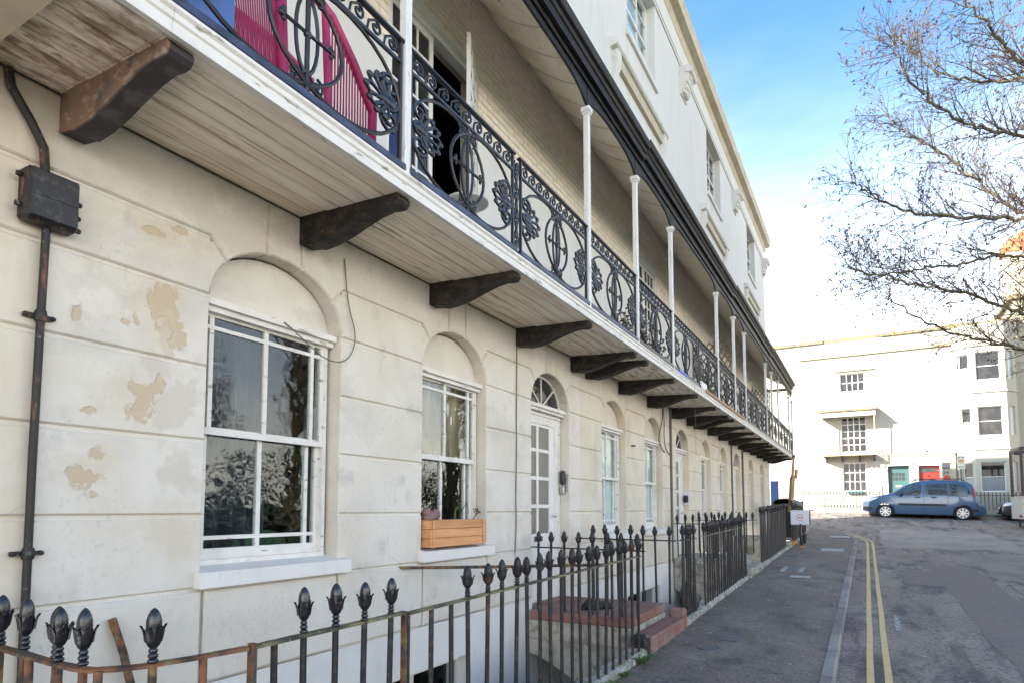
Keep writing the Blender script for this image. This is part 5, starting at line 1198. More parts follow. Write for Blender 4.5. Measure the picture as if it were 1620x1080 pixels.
m=holes_wall(MB(),-14,1.2,.6,10.95,H+[(-1.87,1.17,.6,4.37)]); m.box(1.2,3.8,0,.3,9.6,10.95); m.box(1.2,3.8,.25,.35,.6,9.6)
m.box(-14,-13.7,.3,9,.6,10.95); m.box(3.5,3.8,.35,9,.6,10.95); m.box(-14,3.8,8.7,9,.6,10.95)
build('wall',m,M['pale_wall'],e)
m=MB(); m.box(-14,3.6,.1,8.9,10.75,10.9); build('roof',m,M['lead'],e)
m=MB()
for a,b,zz in ((-14,-6.9,11.16),(-6.9,-5.75,11.12),(-5.7,-4.45,11.14),(-1.75,.4,11.12),(.42,2.1,11.15),(2.12,3.95,11.13)): m.prism([(-.12,10.952),(.32,10.952),(.30,zz),(-.06,zz+.02)],a,b,'x') if False else m.box(a,b,-.10,.36,10.952,zz)
m.box(-4.44,-1.76,-.03,.35,10.952,11.13)
build('parapet_coping',m,M['roof_edge'],e)
m=MB(); m.box(-5.7,3.8,-.10,-.002,10.08,10.16); m.box(-3.95,-2.1,-.09,-.003,9.22,9.29); build('string_course',m,M['trim_tan'],e)
far_window(e,-3.70,-2.55,8.06,9.08,4,2)
fw=far_window(e,-3.72,-2.55,4.64,6.62,4,5,name='french_window',bar=.045)
far_window(e,-3.70,-2.62,2.45,4.05,4,3)
build('flower_box',MB().box(-3.5,-2.8,-.16,-.004,2.33,2.47),M['door_green'],e)
build('curtain_back',MB().box(-3.75,-2.5,.6,.62,2.3,6.7),M['room'],e)
# porch block
m=holes_wall(MB(),-1.87,1.17,.6,4.37,[(-1.68,-.76,.6,3.80),(-.36,.52,.6,3.77)],-.15,.3); build('porch_wall',m,M['cream_wall'],e)
m=MB(); m.box(-1.9,1.2,-.20,-.152,3.88,3.93); m.box(-1.9,1.2,-.19,.0,4.372,4.42); build('porch_moulding',m,M['cream_wall'],e)
d=build('door',MB().box(-1.68,-.76,.05,.1,.8,3.8),M['door_green'],e); d['label']='dark green front door with small upper panes'
m=MB()
for i in range(4): m.box(-1.50+.145*i,-1.385+.145*i,.04,.05,3.25,3.42)
for i in range(4): m.box(-1.50+.145*i,-1.385+.145*i,.04,.05,3.02,3.20)
build('pane',m,M['pane_dark'],d); build('letterbox',MB().box(-1.35,-1.1,.038,.05,2.66,2.76),M['trim_tan'],d); build('panel',MB().box(-1.5,-.95,.04,.05,1.4,2.5),M['door_green'],d)
d=build('door',MB().box(-.36,.52,.05,.1,.8,3.77),M['door_red'],e); d['label']='bright red front door with a dark letter pane'
build('pane',MB().cbox(-.28,.38,.03,.05,3.40,3.68,.01),M['pane_dark'],d); build('knocker',MB().ell((.05,.03,3.25),(.05,.03,.05),None,8,6),M['iron'],d); build('letterbox',MB().box(-.25,.35,.035,.05,3.0,3.1),M['sign_dark'],d)
for x0,x1,z1 in ((-1.78,-.66,3.9),(-.46,.62,3.87)):
    m=MB(); m.box(x0,x0+.09,-.17,-.152,.8,z1-.02); m.box(x1-.09,x1,-.17,-.152,.8,z1-.02); m.box(x0,x1,-.175,-.153,z1-.1,z1-.02); build('door_case',m,M['paint'],e)
def flat(name,x0,x1,z0,z1,mt,parent=e,y=-.175): return build(name,MB().box(x0,x1,y,y+.022,z0,z1),M[mt],parent)
flat('plaque',.60,.92,3.56,3.85,'sign_dark')
p=build('red_disc',MB().lathe([(.135,0),(.135,.02)],(.78,-.178,3.10),20,ax='y'),M['sign_red'],e)
cu=bpy.data.curves.new('house_number','FONT'); cu.body='24'; cu.size=.26; cu.extrude=.006; cu.align_x='CENTER'
tmp=bpy.data.objects.new('tmp',cu); COL.objects.link(tmp); dg=bpy.context.evaluated_depsgraph_get(); me=bpy.data.meshes.new_from_object(tmp.evaluated_get(dg)); bpy.data.objects.remove(tmp)
me.materials.clear(); me.materials.append(M['sign_dark'])
n_=bpy.data.objects.new('house_number',me); COL.objects.link(n_); n_.parent=e; n_.location=(.76,-.158,3.29); n_.rotation_euler=(R(90),0,0); W[n_]=(0,0,0)
flat('small_plaque',-2.42,-2.14,3.66,3.80,'sign_white',y=-.025); build('plaque_mark',MB().box(-2.36,-2.2,-.029,-.0255,3.70,3.76),M['door_red'],e)
m=MB(); m.cbox(-1.98,-1.82,-.30,-.20,3.74,3.9,.02); m.ell((-1.84,-.33,3.68),(.06,.06,.05)); build('alarm_box',m,M['paint'],e)
build('wall_lamp',MB().ell((.02,-.25,4.52),(.06,.08,.05),None,8,5),M['iron'],e)
# small balcony with canopy
m=MB(); m.box(-4.60,-2.15,-.85,-.004,4.40,4.47); build('balcony_slab',m,M['trim_tan'],e)
for x in (-4.45,-3.7,-2.9,-2.25): build('bracket',MB().prism([(-.004,4.10),(-.10,4.12),(-.75,4.33),(-.80,4.398),(-.004,4.398)],x-.04,x+.04,'x'),M['iron'],e)
m=MB()
def iron(x0,y0,x1,y1,n):
    for i in range(n+1):
        t_=i/n; x=x0+(x1-x0)*t_; y=y0+(y1-y0)*t_; m.tube([(x,y,4.47),(x,y,5.28)],.007,4)
        if i<n:
            cx=x+(x1-x0)/n/2; cy=y+(y1-y0)/n/2; ux,uy=(x1-x0)/n*.42,(y1-y0)/n*.42
            m.tube([(cx+ux*math.cos(a),cy+uy*math.cos(a),4.88+.3*math.sin(a)) for a in [2*PI*q/12 for q in range(12)]],.006,4,closed=True)
    for z in (4.53,5.2,5.28): m.tube([(x0,y0,z),(x1,y1,z)],.008,4)
iron(-4.55,-.8,-2.2,-.8,9); iron(-4.55,-.8,-4.55,-.05,3); iron(-2.2,-.8,-2.2,-.05,3)
build('balcony_railing',m,mat('thin_iron',(.07,.06,.055)),e)
for x in (-4.55,-2.2): build('post',MB().box(x-.02,x+.02,-.82,-.78,4.47,6.6),M['trim_tan'],e)
m=MB(); m.prism([(-.004,7.02),(-.92,6.82),(-.95,6.84),(-.95,6.90),(-.004,7.10)],-4.78,-2.02,'x'); build('canopy',m,M['roof_edge'],e)
m=MB(); m.box(-4.6,-2.14,-.86,-.83,6.56,6.80); m.box(-4.6,-4.57,-.83,-.0,6.56,6.80); m.box(-2.17,-2.14,-.83,-.0,6.56,6.80); build('canopy_valance',m,M['paint'],e)
# canted bay
A=(1.195,0);B=(1.90,-.72);Cc=(3.20,-.72);Dd=(3.70,0)
def face(p,q,holes,name='bay_wall'):
    L=math.dist(p,q); rz=math.atan2(q[1]-p[1],q[0]-p[0]); mm=xf(holes_wall(MB(),0.002,L-.002,.6,10.9,holes(L),0,.18),p,rz); build(name,mm,M['pale_wall'],e); return L,rz
FZ=[(8.0,9.42),(5.16,6.63),(2.34,3.83)]
L,rz=face(A,B,lambda L:[(L*.3,L*.84,a,b) for a,b in FZ])
for a,b in FZ: far_window(e,L*.3,L*.84,a,b,1,2,pane=['pane_pale','pane_dark'],o=A,rz=rz)
L,rz=face(B,Cc,lambda L:[(.17,1.12,a,b) for a,b in FZ])
for i,(a,b) in enumerate(FZ): far_window(e,.17,1.12,a,b,1 if i<2 else 1,2,pane=['pane_dark','pane_dark'] if i<2 else ['pane_pale','pane_dark'],o=B,rz=rz,fr=.04)
L,rz=face(Cc,Dd,lambda L:[(L*.25,L*.72,a,b) for a,b in FZ])
for a,b in FZ: far_window(e,L*.25,L*.72,a,b,1,2,pane='blind',o=Cc,rz=rz)
m=MB()
for z in (4.45,7.35,9.75):
    m=MB()
    for p,q in ((A,B),(B,Cc),(Cc,Dd)):
        L=math.dist(p,q); k_=MB().box(-.02,L+.02,-.06,-.003,z,z+.07); xf(k_,p,math.atan2(q[1]-p[1],q[0]-p[0])); m.add(k_.v,k_.f)
    build('bay_moulding',m,M['pale_wall'],e)
m=MB(); m.prism([A,B,Cc,Dd],10.9,10.96,'z'); build('bay_roof',m,M['roof_edge'],e)
# neighbour further right with its chimney stack
e2=thing('neighbour_house','cream rendered house set back on the right, mostly hidden, with a tall chimney stack','house',EO,ER,local=True)
m=MB(); m.box(3.82,14,.4,9,.6,12.2); build('wall',m,M['cream_wall'],e2)
build('coping',MB().box(3.62,14.1,.25,9.1,12.202,12.4),M['roof_edge'],e2)
m=MB(); m.box(3.85,7.2,1.8,3.0,12.4,15.2); ch=build('chimney',m,M['chimney'],e2)
build('chimney_cap',MB().prism([(3.75,15.2),(7.3,15.2),(7.3,16.9),(5.0,16.6),(3.75,15.6)],1.75,3.05,'y'),M['orange_brick'],ch)
far_window(e2,5.0,6.2,6,8,2,2,y=.38)
# far pavement, kerb and spiked railing
m=MB()
def el(x,y): 
    return (EO[0]+x*ES[0],EO[1]+y*ES[1])
v=[];f=[]
X_=[-40,-30,-20,-14,-10,-8,-6,-4,-2,0,2,4,6,9,14,20,30]
for x in X_:
    for y in (0,-.9,-1.95):
        p=el(x,y); v.append((*p,g(*el(x,-1.95))+.005))
m.add(v,[(i*3+j,i*3+j+1,i*3+j+4,i*3+j+3) for i in range(len(X_)-1) for j in range(2)]); struct('far_pavement',m,M['kerb'])
fk=bpy.data.objects.new('far_kerb',None); COL.objects.link(fk); fk['kind']='structure'; W[fk]=(0,0,0)
for i in range(26):
    x0=-12+.95*i; q=[el(x0,-2.09),el(x0+.94,-2.09),el(x0+.94,-1.955),el(x0,-1.955)]; mm=MB()
    vv=[(*p,g(*p)+RD-.1) for p in q]+[(*p,g(*el(x0+.5,-1.95))+.008) for p in q]
    build('kerb_stone',mm.add(vv,[(0,3,2,1),(4,5,6,7),(0,1,5,4),(1,2,6,5),(2,3,7,6),(3,0,4,7)]),M['kerb'],fk)
def rline(label,xa,xb,za,zb,gap=None):
    t=thing('spiked_railing',label,'railing',EO,ER,'spiked railings before the end house',local=True)
    n=int((xb-xa)/.145); y=-.95
    mm=MB(); mm.box(xa,xb,y-.07,y+.07,za-.35,za+.10) ; build('low_wall',mm,M['cream_wall'],t)
    hh=1.02
    zz=lambda x: za+(zb-za)*(x-xa)/(xb-xa)
    r=MB(); r.add([(xa,y-.012,zz(xa)+hh-.12),(xb,y-.012,zz(xb)+hh-.12),(xb,y+.012,zz(xb)+hh-.12),(xa,y+.012,zz(xa)+hh-.12),(xa,y-.012,zz(xa)+hh-.085),(xb,y-.012,zz(xb)+hh-.09),(xb,y+.012,zz(xb)+hh-.09),(xa,y+.012,zz(xa)+hh-.085)],[(0,3,2,1),(4,5,6,7),(0,1,5,4),(1,2,6,5),(2,3,7,6),(3,0,4,7)]); build('top_rail',r,M['iron'],t)
    b_=mesh_of('bar',MB().tube([(0,0,0),(0,0,hh-.03),(0,0,hh+.01)],[.016,.016,.008],5).ell((0,0,hh),(.03,.03,.04),None,6,4)); b_.materials.append(M['iron'])
    for i in range(n+1):
        x=xa+(xb-xa)*i/n; o_=bpy.data.objects.new('bar',b_); COL.objects.link(o_); o_.parent=t; o_.location=(x,y,zz(x)); W[o_]=(0,0,0)
    return t
rline('spiked black railing left of the blue car, below the low barred window',-5.6,-1.95,1.44,1.34)
rline('spiked black railing behind the blue car and below the bay windows',-.2,5.5,1.30,1.18)
t=thing('lamp_standard','thin dark gate post with a finial beside the green door','post',EO,ER,local=True)
build('shaft',MB().tube([(-1.95,-.95,1.2),(-1.95,-.95,2.55),(-1.97,-.95,2.75)],[.03,.03,.015],7),M['iron'],t); build('tip',MB().ell((-1.98,-.95,2.8),(.03,.03,.06)),M['iron'],t)
t=thing('parking_sign','pale yellow parking plate on a dark pole behind the blue car','sign',EO,ER,local=True)
build('pole',MB().tube([(1.20,-1.72,1.1),(1.20,-1.72,3.55)],.03,8),M['iron'],t)
pl_=build('plate',MB().cbox(1.06,1.37,-1.78,-1.765,3.45,4.11,.004),mat('sign_cream',(.66,.62,.50)),t)
m=MB(); m.box(1.09,1.19,-1.784,-1.7805,3.98,4.06); m.box(1.23,1.34,-1.784,-1.7805,3.99,4.05); build('grey_print',m,mat('print_grey',(.30,.29,.27)),pl_)
m=MB(); m.box(1.11,1.32,-1.784,-1.7805,3.80,3.92); m.box(1.14,1.29,-1.784,-1.7805,3.73,3.77); build('orange_print',m,mat('print_orange',(.55,.30,.10)),pl_)
m=MB(); m.box(1.10,1.33,-1.784,-1.7805,3.53,3.56); build('grey_line',m,M['cable'],pl_)
# ------------------------------------------------------------------ vehicles
def lerp_tab(tab,x):
    for (a,b),(c,d) in zip(tab,tab[1:]):
        if x<=c: return b+(d-b)*(0 if c==a else max(0,(x-a)/(c-a)))
    return tab[-1][1]
def make_car(name,label,cat,loc,rz,top,belt,L,Wd,wx,wr,paint,glasses,hood=None,bars=True,tilt=0):
    """x from nose (0) to tail (L); +-y sides; shape tables give roof / belt heights and plan width along x"""
    t=thing(name,label,cat,loc,rz,local=True); t.rotation_euler=(0,tilt,rz)
    plan=[(0,.60),(.08,.72),(.25,.82),(.6,.90),(1.2,.94),(3.4,.94),(4.0,.90),(4.28,.84),(L,.78)]
    plan=[(x*L/4.38 if x<L else L,wd*Wd/.94) for x,wd in plan]
    sill=.23
    def hw(x,z):
        w0=lerp_tab(plan,x); zb_=lerp_tab(belt,x); zt=lerp_tab(top,x)
        if z<=zb_:
            q=(z-sill)/max(.01,zb_-sill); return w0*(.93+.07*math.sin(PI*min(1,max(0,q*.62+.12))))
        q=(z-zb_)/max(.02,zt-zb_); 
        wb=w0*(.93+.07*math.sin(PI*.74)); cabin=sst(lerp_tab(belt,x)+.05,lerp_tab(belt,x)+.45,zt)
        return wb*(1-(.17*cabin+.1*(1-cabin))*q**1.35)
    def bot(x):
        z=sill+ (.10*max(0,1-x/.5) if x<.5 else 0)+(.08*max(0,(x-L+.4)/.4) if x>L-.4 else 0)
        for c in wx:
            d=abs(x-c); r=wr+.06
            if d<r: z=max(z,wr+math.sqrt(r*r-d*d)*.98)
        return z
    NX=110; K=16; v=[];f=[]
    for i in range(NX+1):
        x=L*i/NX; b0=bot(x); zb_=lerp_tab(belt,x); zt=lerp_tab(top,x); row=[]
        for j in range(7): z=b0+(max(zb_,b0+.02)-b0)*j/6; row.append((hw(x,z),z))
        for j in range(1,6): z=zb_+(zt-.06-zb_)*j/5 if zt-zb_>.07 else zb_+(zt-zb_)*.6*j/5; row.append((hw(x,z),z))
        wl_=row[-1][0]; zl=row[-1][1]
        for j in range(1,5): a=PI/2*j/4; row.append((wl_*(1-.10*math.sin(a)) if j<4 else wl_*.85, zl+(zt-zl)*math.sin(a)))
        row.append((0,zt+.012*(1 if zt-zb_>.2 else .4)))
        pts=[(x,-p[0],p[1]) for p in row]+[(x,p[0],p[1]) for p in row[-2::-1]]
        v+=pts; n=len(pts)
    for i in range(NX):
        for j in range(n-1): f.append((i*n+j,i*n+j+1,(i+1)*n+j+1,(i+1)*n+j))
    f+=[tuple(range(n))[::-1],tuple(range(NX*n,NX*n+n))]
    build('body',MB().add(v,f),M[paint],t,38)
    ub=MB().box(.35,L-.35,-Wd*.80,Wd*.80,.20,.62); build('underbody',ub,M['car_trim'],t)
    def side_patch(nm,poly,mt,off=.006,sides=(-1,1),th=None):
        # polygon in (x,z) draped on the body side; triangulated by scanline columns
        for sg in sides:
            xs=[p[0] for p in poly]; x0,x1=min(xs),max(xs); N=18; m=MB(); vv=[];ff=[]
            def span(x):
                zs=[]
                for (a,b),(c,d) in zip(poly,poly[1:]+poly[:1]):
                    if (a<=x<=c or c<=x<=a) and abs(c-a)>1e-9: zs.append(b+(d-b)*(x-a)/(c-a))
                return min(zs),max(zs)
            for i in range(N+1):
                x=x0+(x1-x0)*min(max(i/N,.0005),.9995); lo,hi=span(x)
                for j in range(7): z=lo+(hi-lo)*j/6; vv.append((x,sg*(hw(x,z)+off),z))
            ff=[(i*7+j,i*7+j+1,(i+1)*7+j+1,(i+1)*7+j) for i in range(N) for j in range(6)]
            build(nm,m.add(vv,ff),M[mt],t,60)
    for gl in glasses: 
        side_patch('window_seal',[(p[0],p[1]) for p in inset(gl,-.018)],'car_trim',.004); side_patch('side_window',gl,'car_glass',.008)
    t.scale=(CS,CS,CS)
    # wheels
    for c in wx:
        for sg in (-1,1):
            y=sg*(Wd*.955-.10)
            wv=thing_part(t,'wheel',MB().lathe([(wr-.11,-.095),(wr-.02,-.10),(wr,-.08),(wr,.08),(wr-.02,.10),(wr-.11,.095)],(c,y,wr),32,ax='y'),'tyre',50)
            rim=MB(); fy=y+sg*.097
            rr_=wr-.105
            rim.tube([(c+(rr_-.005)*math.cos(2*PI*q/32),fy,wr+(rr_-.005)*math.sin(2*PI*q/32)) for q in range(32)],.016,6,closed=True)
            for q in range(8):
                a=2*PI*q/8; d=Vector((math.cos(a),0,math.sin(a))); u=Vector((-math.sin(a),0,math.cos(a)))
                p0=Vector((c,fy,wr))
                w0,w1=.022,.034
                vv=[p0+d*.05-u*w0,p0+d*.05+u*w0,p0+d*(rr_-.01)+u*w1,p0+d*(rr_-.01)-u*w1]
                rim.add([q_+Vector((0,sg*.004,0)) for q_ in vv]+[q_-Vector((0,sg*.02,0)) for q_ in vv],[(0,1,2,3),(4,5,6,7),(0,1,5,4),(1,2,6,5),(2,3,7,6),(3,0,4,7)])
            rim.lathe([(.06,-.01),(.06,.006),(.03,.012)],(c,fy,wr),12,ax='y')
            build('rim',rim,M['alloy'],wv,40)
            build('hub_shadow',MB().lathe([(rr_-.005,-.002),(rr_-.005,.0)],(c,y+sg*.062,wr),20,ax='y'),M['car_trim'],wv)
    return t,hw,side_patch
def thing_part(t,name,mb,mt,sm=None,label=None): return build(name,mb,M[mt],t,sm,label)
top=[(0,.62),(.06,.74),(.18,.86),(.5,.98),(.95,1.09),(1.18,1.16),(1.55,1.42),(1.95,1.63),(2.25,1.71),(2.7,1.745),(3.5,1.735),(3.95,1.69),(4.15,1.60),(4.27,1.30),(4.34,.95),(4.38,.72)]
belt=[(0,.58),(.06,.66),(.25,.80),(.6,.92),(1.15,1.03),(2,1.05),(3.9,1.10),(4.2,1.08),(4.34,.86),(4.38,.70)]
g1=[(1.30,1.08),(1.50,1.27),(1.85,1.52),(2.02,1.57),(2.27,1.57),(2.30,1.50),(2.24,1.13),(2.15,1.085)]
g2=[(2.47,1.12),(2.46,1.52),(2.52,1.585),(3.24,1.58),(3.26,1.56),(3.28,1.12)]
g3=[(3.33,1.12),(3.31,1.56),(3.33,1.58),(3.86,1.545),(3.98,1.40),(4.04,1.16),(4.02,1.12)]
CS=1.2
car,hw,sp_=make_car('parked_car','blue people carrier with roof bars parked before the green and red doors','car',(3.62,41.05,1.00),0,top,belt,4.64,.90,(.91,3.80),.315,'car_blue',[g1,g2,g3],tilt=R(1.6))
sp_('side_moulding',[(1.42,.60),(1.42,.70),(3.18,.70),(3.18,.60)],'car_trim',.018)
sp_('wheel_arch_trim',[(.30,.40),(.33,.52),(.50,.60),(.44,.40)],'car_blue',.003)
for x in (2.06,2.66): sp_('door_handle',[(x,.955),(x,1.005),(x+.19,1.005),(x+.19,.955)],'car_trim',.022)
sp_('door_seam',[(2.36,.34),(2.40,1.6),(2.412,1.6),(2.372,.34)],'car_trim',.002); sp_('door_seam',[(1.22,.40),(1.26,1.04),(1.272,1.04),(1.232,.40)],'car_trim',.002); sp_('door_seam',[(3.22,.5),(3.29,1.1),(3.302,1.1),(3.232,.5)],'car_trim',.002)
sp_('sliding_track',[(3.28,1.045),(3.28,1.07),(4.0,1.07),(4.0,1.045)],'car_trim',.003)
sp_('headlight',[(.10,.74),(.20,.86),(.62,.95),(.60,.90),(.30,.76)],'lamp_clear',.006)
sp_('tail_light',[(4.17,1.02),(4.14,1.40),(4.22,1.42),(4.29,1.02)],'lamp_red',.012)
sp_('bumper',[(.02,.36),(.02,.52),(.34,.52),(.42,.40),(.3,.34)],'car_trim',.008); sp_('bumper',[(4.02,.34),(3.99,.48),(4.36,.50),(4.36,.38)],'car_trim',.012)
for sg in (-1,1):
    m=MB().ell((1.52,sg*1.0,1.10),(.07,.11,.095),None,10,7); m.box(1.48,1.55,min(sg*.82,sg*.95),max(sg*.82,sg*.95),1.04,1.09); build('mirror',m,M['car_trim'],car,50)
    m=MB().tube([(2.0,sg*.66,1.70),(2.1,sg*.66,1.785),(2.7,sg*.66,1.815),(3.7,sg*.66,1.805),(3.9,sg*.66,1.72)],.019,6); m.box(2.68,2.76,sg*.66-.02,sg*.66+.02,1.72,1.81); build('roof_bar',m,M['car_trim'],car,50)
m=MB().grid(lambda u,v:(1.27+.70*u,(-.72+1.44*v)*(1-.08*u),lerp_tab(top,1.27+.70*u)+.014-.03*(2*v-1)**2),8,8); build('windscreen',m,M['car_glass'],car,60)
m=MB().box(-.012,.03,-.26,.26,.42,.53); build('number_plate',m,M['plate'],car)
build('headrest',MB().cbox(3.45,3.55,.1,.4,1.2,1.45,.03),mat('seat_teal',(.02,.25,.18)),car)
# dark hatchback behind the truck
top2=[(0,.55),(.06,.68),(.2,.80),(.9,.92),(1.15,.98),(1.6,1.26),(2.0,1.42),(2.6,1.46),(3.3,1.42),(3.8,1.2),(4.0,.95),(4.1,.7)]
belt2=[(0,.5),(.06,.6),(.25,.74),(1.1,.88),(3.4,.95),(3.9,.9),(4.1,.68)]
car2,hw2,sp2=make_car('parked_car','dark car with its nose just showing behind the truck at the right edge','car',(9.75,41.1,.86),0,top2,belt2,4.1,.86,(.78,3.3),.30,'car_dark',[[(1.35,.93),(1.75,1.22),(2.05,1.34),(2.2,1.35),(2.2,.95)],[(2.3,.95),(2.3,1.35),(3.0,1.30),(3.3,1.0)]],tilt=R(1.6))
sp2('headlight',[(.08,.64),(.18,.76),(.6,.82),(.55,.74),(.25,.64)],'lamp_clear',.006)
build('number_plate',MB().box(-.015,.03,-.26,.26,.36,.47),M['plate'],car2); build('grille',MB().box(-.01,.06,-.45,.45,.50,.60),M['chrome'],car2)
# truck at the right edge, parked along the street: only its far corner shows
tx,ty=9.85,36.6; tz=g(tx,ty)+RD
t=thing('caged_truck','pale flatbed truck with a dark mesh cage at the right edge','truck',(tx,ty,tz))
xe=tx+5.2; y0,y1=ty-1.15,ty+1.25
m=MB(); m.cbox(tx,xe,y0,y1,tz+.50,tz+1.45,.02); m.box(tx-.015,xe,y0-.012,y1+.01,tz+.44,tz+.50); m.box(tx-.02,xe,y0-.015,y1+.01,tz+1.40,tz+1.46); build('dropside_body',m,M['truck_body'],t)
build('yellow_stripe',MB().box(tx+.02,xe-.02,y0-.008,y0-.002,tz+.92,tz+1.06),M['yellow'],t)
build('chassis',MB().box(tx+.25,xe+1.5,ty-.6,ty+.6,tz+.25,tz+.44),M['car_trim'],t)
cg=MB()
for x in (tx+.06,tx+1.35,tx+2.65,tx+3.9,xe-.06):
    for y in (y0+.05,y1-.05): cg.box(x-.05,x+.05,y-.05,y+.05,tz+1.46,tz+3.62)
for y in (y0+.05,y1-.05): cg.box(tx,xe,y-.049,y+.049,tz+3.52,tz+3.66)
for x in (tx+.05,xe-.05): cg.box(x-.049,x+.049,y0+.1,y1-.1,tz+3.521,tz+3.655)
build('cage_frame',cg,M['truck_mesh'],t)
ms=MB()
for i in range(34):
    z=tz+1.5+.06*i; ms.box(tx+.02,tx+.03,y0,y1,z,z+.02); ms.box(tx+.1,xe-.1,y0+.04,y0+.05,z,z+.012)
for i in range(52): x=tx+.1+.096*i; ms.box(x,x+.012,y0+.0505,y0+.056,tz+1.46,tz+3.52)
o_=build('cage_mesh',ms,M['truck_mesh'],t); o_['kind']='stuff'
for x in (tx+1.3,xe+.9):
    for y in (y0+.15,y1-.15):
        w_=build('wheel',MB().lathe([(.26,-.12),(.40,-.13),(.43,-.1),(.43,.1),(.40,.13),(.26,.12)],(x,y,tz+.43),24,ax='y'),M['tyre'],t,40); build('rim',MB().lathe([(.26,-.11),(.06,-.07),(.06,.07),(.26,.11)],(x,y,tz+.43),16,ax='y'),M['grey_metal'],w_,40)
for y in (y0+.12,y1-.4): build('mudflap',MB().box(tx+.24,tx+.27,y,y+.36,tz+.08,tz+.44),M['car_trim'],t)
build('tail_lamp',MB().cbox(tx-.06,tx-.015,y0+.05,y0+.35,tz+.52,tz+.62,.01),M['lamp_red'],t)
build('side_marker',MB().cbox(tx-.18,tx-.0,y0-.02,y0+.12,tz+3.30,tz+3.44,.02),M['car_trim'],t)
cabm=MB(); cabm.prism([(xe+.1,tz+.5),(xe+.1,tz+2.6),(xe+1.0,tz+2.6),(xe+1.7,tz+1.7),(xe+2.1,tz+1.5),(xe+2.2,tz+.5)],y0+.1,y1-.1,'y'); build('cab',cabm,M['truck_body'],t)
# ------------------------------------------------------------------ street tree
LIMBS=[
[(11.64,22.97,6.16),(8.65,20.79,6.36),(7.46,19.8,6.27),(6.44,18.72,6.57),(5.47,17.85,6.74),(4.41,16.92,6.86),(3.71,16.19,6.98)],
[(11.11,22.57,7.48),(8.94,21.79,7.97),(7.83,21.45,8.42),(6.62,20.79,8.16),(5.27,20.21,8.04),(4.2,19.62,7.78)],
[(11.44,22.66,8.63),(9.22,21.72,8.84),(7.7,20.53,8.93),(6.48,19.37,8.85),(5.18,18.17,8.74),(4.23,17.28,9.07),(3.84,16.88,9.3)],
[(11.16,22.49,8.8),(9.24,21.68,9.43),(7.9,21.57,9.34),(7.07,21.35,10.35),(6.21,21.11,11.39),(5.29,20.54,12.02),(4.69,20.15,12.64)],
[(11.48,22.59,9.79),(9.48,21.41,10.45),(7.68,19.87,10.94),(6.65,18.98,10.94),(5.67,18.07,11.31),(5.0,17.32,11.9),(4.81,17.01,12.55)],
[(11.53,22.51,11.11),(9.45,21.85,12.8),(8.03,21.33,13.3),(6.84,20.83,13.22),(5.8,20.37,13.7),(5.07,20.04,14.69)],
[(11.84,22.63,11.77),(9.02,20.25,11.65),(7.57,18.91,12.22),(7.12,18.31,12.55),(6.44,17.56,13.09),(5.91,16.89,13.74)],
[(11.87,22.57,12.76),(10.0,22.19,14.44),(8.77,21.69,16.05),(7.33,21.1,17.35),(6.11,20.55,17.66)],
[(11.62,23.01,5.49),(9.84,23.28,5.77),(8.28,23.03,5.91),(7.23,22.73,6.34),(5.82,22.22,6.79),(4.55,21.59,7.78)]]
def smooth(P,n=3):
    P=[Vector(p) for p in P]
    for _ in range(n):
        q=[P[0]]
        for a,b in zip(P,P[1:]): q+=[a*.75+b*.25,a*.25+b*.75]
        P=q+[P[-1]]
    return P
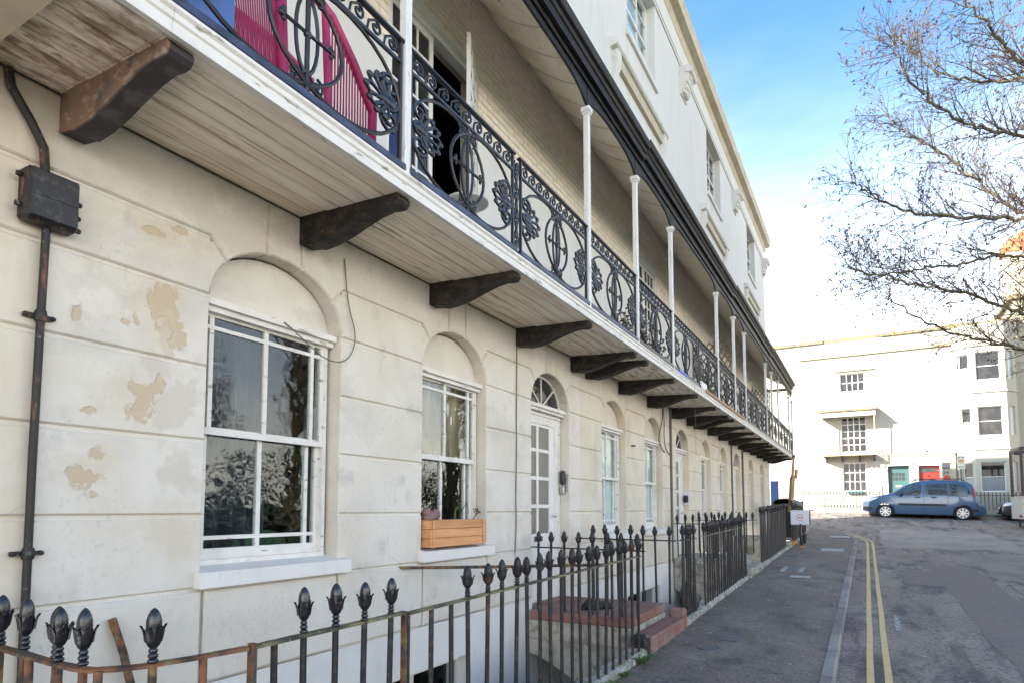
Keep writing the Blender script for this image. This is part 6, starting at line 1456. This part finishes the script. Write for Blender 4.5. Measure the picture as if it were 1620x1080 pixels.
def make_tree(label):
    rr=random.Random(11); base=Vector((12.2,23.2,g(12.2,23.2)-.1))
    t=thing('bare_tree',label,'tree',tuple(base),group=None)
    trunk=[base,(12.1,23.2,3.0),(11.7,22.9,5.5),(11.4,22.6,9),(11.5,22.6,12.5),(11.8,22.7,15),(11.7,22.6,19)]
    build('trunk',MB().tube(smooth(trunk,2),[.34-.30*i/27 for i in range(len(smooth(trunk,2)))],10),M['bark'],t,60)
    lm=MB(); tw=MB(); pod=MB()
    def rv(s=1): return Vector((rr.gauss(0,s),rr.gauss(0,s),rr.gauss(0,s)))
    def podat(p,d):
        for _ in range(rr.choice((1,2,3,4))):
            a=p+rv(.018); b=a+(Vector((0,0,-.6))+d*.5+rv(.5)).normalized()*rr.uniform(.07,.13); u=rv(1).normalized()*rr.uniform(.014,.024)
            mid=(a+b)/2; pod.add([a,mid+u,b,mid-u],[(0,1,2,3)])
    def grow(p,d,L,r,depth):
        n=max(4,int(L/.17)); P=[p]; dirs=[d]
        bend=rv(.06)
        for i in range(n):
            d=(d+bend*.5+rv(.08)+Vector((0,0,.03 if depth<3 else -.004))).normalized(); P.append(P[-1]+d*(L/n)); dirs.append(d)
        R_=[max(.0042,r*(1-.75*i/n)) for i in range(n+1)]
        (lm if r>.026 else tw).tube(P,R_,5 if r>.026 else 3,cap=False)
        if depth>=4 or L<.3:
            if rr.random()<.5: podat(P[-1],d)
            if rr.random()<.2: podat(P[n//2],d)
            return
        k=.15*L
        while k<L:
            i=min(n-1,int(k/L*n)); dd=dirs[i]; side=dd.cross(rv(1)).normalized()
            nd=(dd*rr.uniform(.6,1.0)+side*rr.uniform(.45,.9)+Vector((0,0,.12))).normalized()
            ll=((L-k)*.6+.30)*rr.uniform(.6,1.15)
            grow(P[i],nd,ll,max(.0052,R_[i]*.6),depth+1)
            k+=(.23 if depth<3 else .17)*rr.uniform(.6,1.5)
    for li,Lb in enumerate(LIMBS):
        P=smooth(Lb,3); n=len(P)
        for i in range(3,n): P[i]=P[i]+Vector((rr.gauss(0,.035),rr.gauss(0,.035),rr.gauss(0,.035)))
        R_=[.056*(1-.85*(i/n))+.005 for i in range(n)]
        lm.tube(P,R_,7)
        tot=sum((b-a).length for a,b in zip(P,P[1:])); acc=0; nxt=.8
        for i in range(n-1):
            acc+=(P[i+1]-P[i]).length
            while acc>nxt:
                d=(P[i+1]-P[i]).normalized(); side=d.cross(rv(1)).normalized()
                if rr.random()<.55: side=(side+Vector((0,0,rr.choice((.8,-.35))))).normalized()
                nd=(d*rr.uniform(.7,1.2)+side*rr.uniform(.4,.9)).normalized()
                grow(P[i],nd,rr.uniform(1.0,2.5)*(1-.38*acc/tot),max(.010,R_[i]*.5),2)
                nxt+=rr.uniform(.13,.27)
        grow(P[-1],(P[-1]-P[-3]).normalized(),1.1,.010,2); grow(P[-4],((P[-1]-P[-3]).normalized()+Vector((0,0,.4))).normalized(),1.0,.009,2)
    build('limbs',lm,M['bark'],t,60); o_=build('twigs',tw,M['twig'],t); o_['kind']='stuff'; o_=build('seed_pods',pod,M['pod'],t); o_['kind']='stuff'
    return t
tree=make_tree('tall bare winter tree with hanging seed pods reaching in from the right')
# two more trees of the square, behind the camera on the right: they show in the window reflections
for i,(x,y,r_,lab) in enumerate(((28,28,R(0),'bare winter tree of the square mirrored in the near window panes'),(27,45,R(5),'bare winter tree of the square mirrored in the second window'),(25,20,R(25),'farther bare tree of the square mirrored between the other two'))):
    c=dup(tree); c.location=(x,y,g(9,y)-.1); c.rotation_euler=(0,0,r_); c['label']=lab

# unseen evergreens added on the right to darken the reflections in the near windows
rr=random.Random(3); m=MB()
for i in range(42000):
    y=rr.uniform(-16,27); h=2.9+.7*math.sin(y*.9)+.5*math.sin(y*2.3+1)+.3*math.sin(y*6.1); z=h*rr.random()**.8; x=13.2+1.6*rr.random()+.4*math.sin(y*1.7+z)
    s_=rr.uniform(.035,.08); a=Vector((rr.gauss(0,1),rr.gauss(0,1),rr.gauss(0,1))).normalized()*s_; b=a.cross(Vector((rr.gauss(0,1),rr.gauss(0,1),rr.gauss(0,1)))).normalized()*s_*.6; c=Vector((x,y,z+g(11,y)))
    m.add([c-a,c+b,c+a,c-b],[(0,1,2,3)])
o=build('added_thicket',m,mat('hedge_leaf',(.05,.08,.03)),None); tag(o,'unseen dark evergreens added to be mirrored in the near window panes','shrubbery',kind='stuff')
# ------------------------------------------------------------------ to metres: scale every top-level object about the origin
for nm in ('end_house','neighbour_house','spiked_railing','lamp_standard','parking_sign'):
    for o in list(COL.objects):
        if o.parent is None and o.name.split('.')[0]==nm: o.scale=ES
for o in list(COL.objects):
    if o.parent is None and o.type in ('MESH','EMPTY'):
        o.location=o.location*K; o.scale=o.scale*K
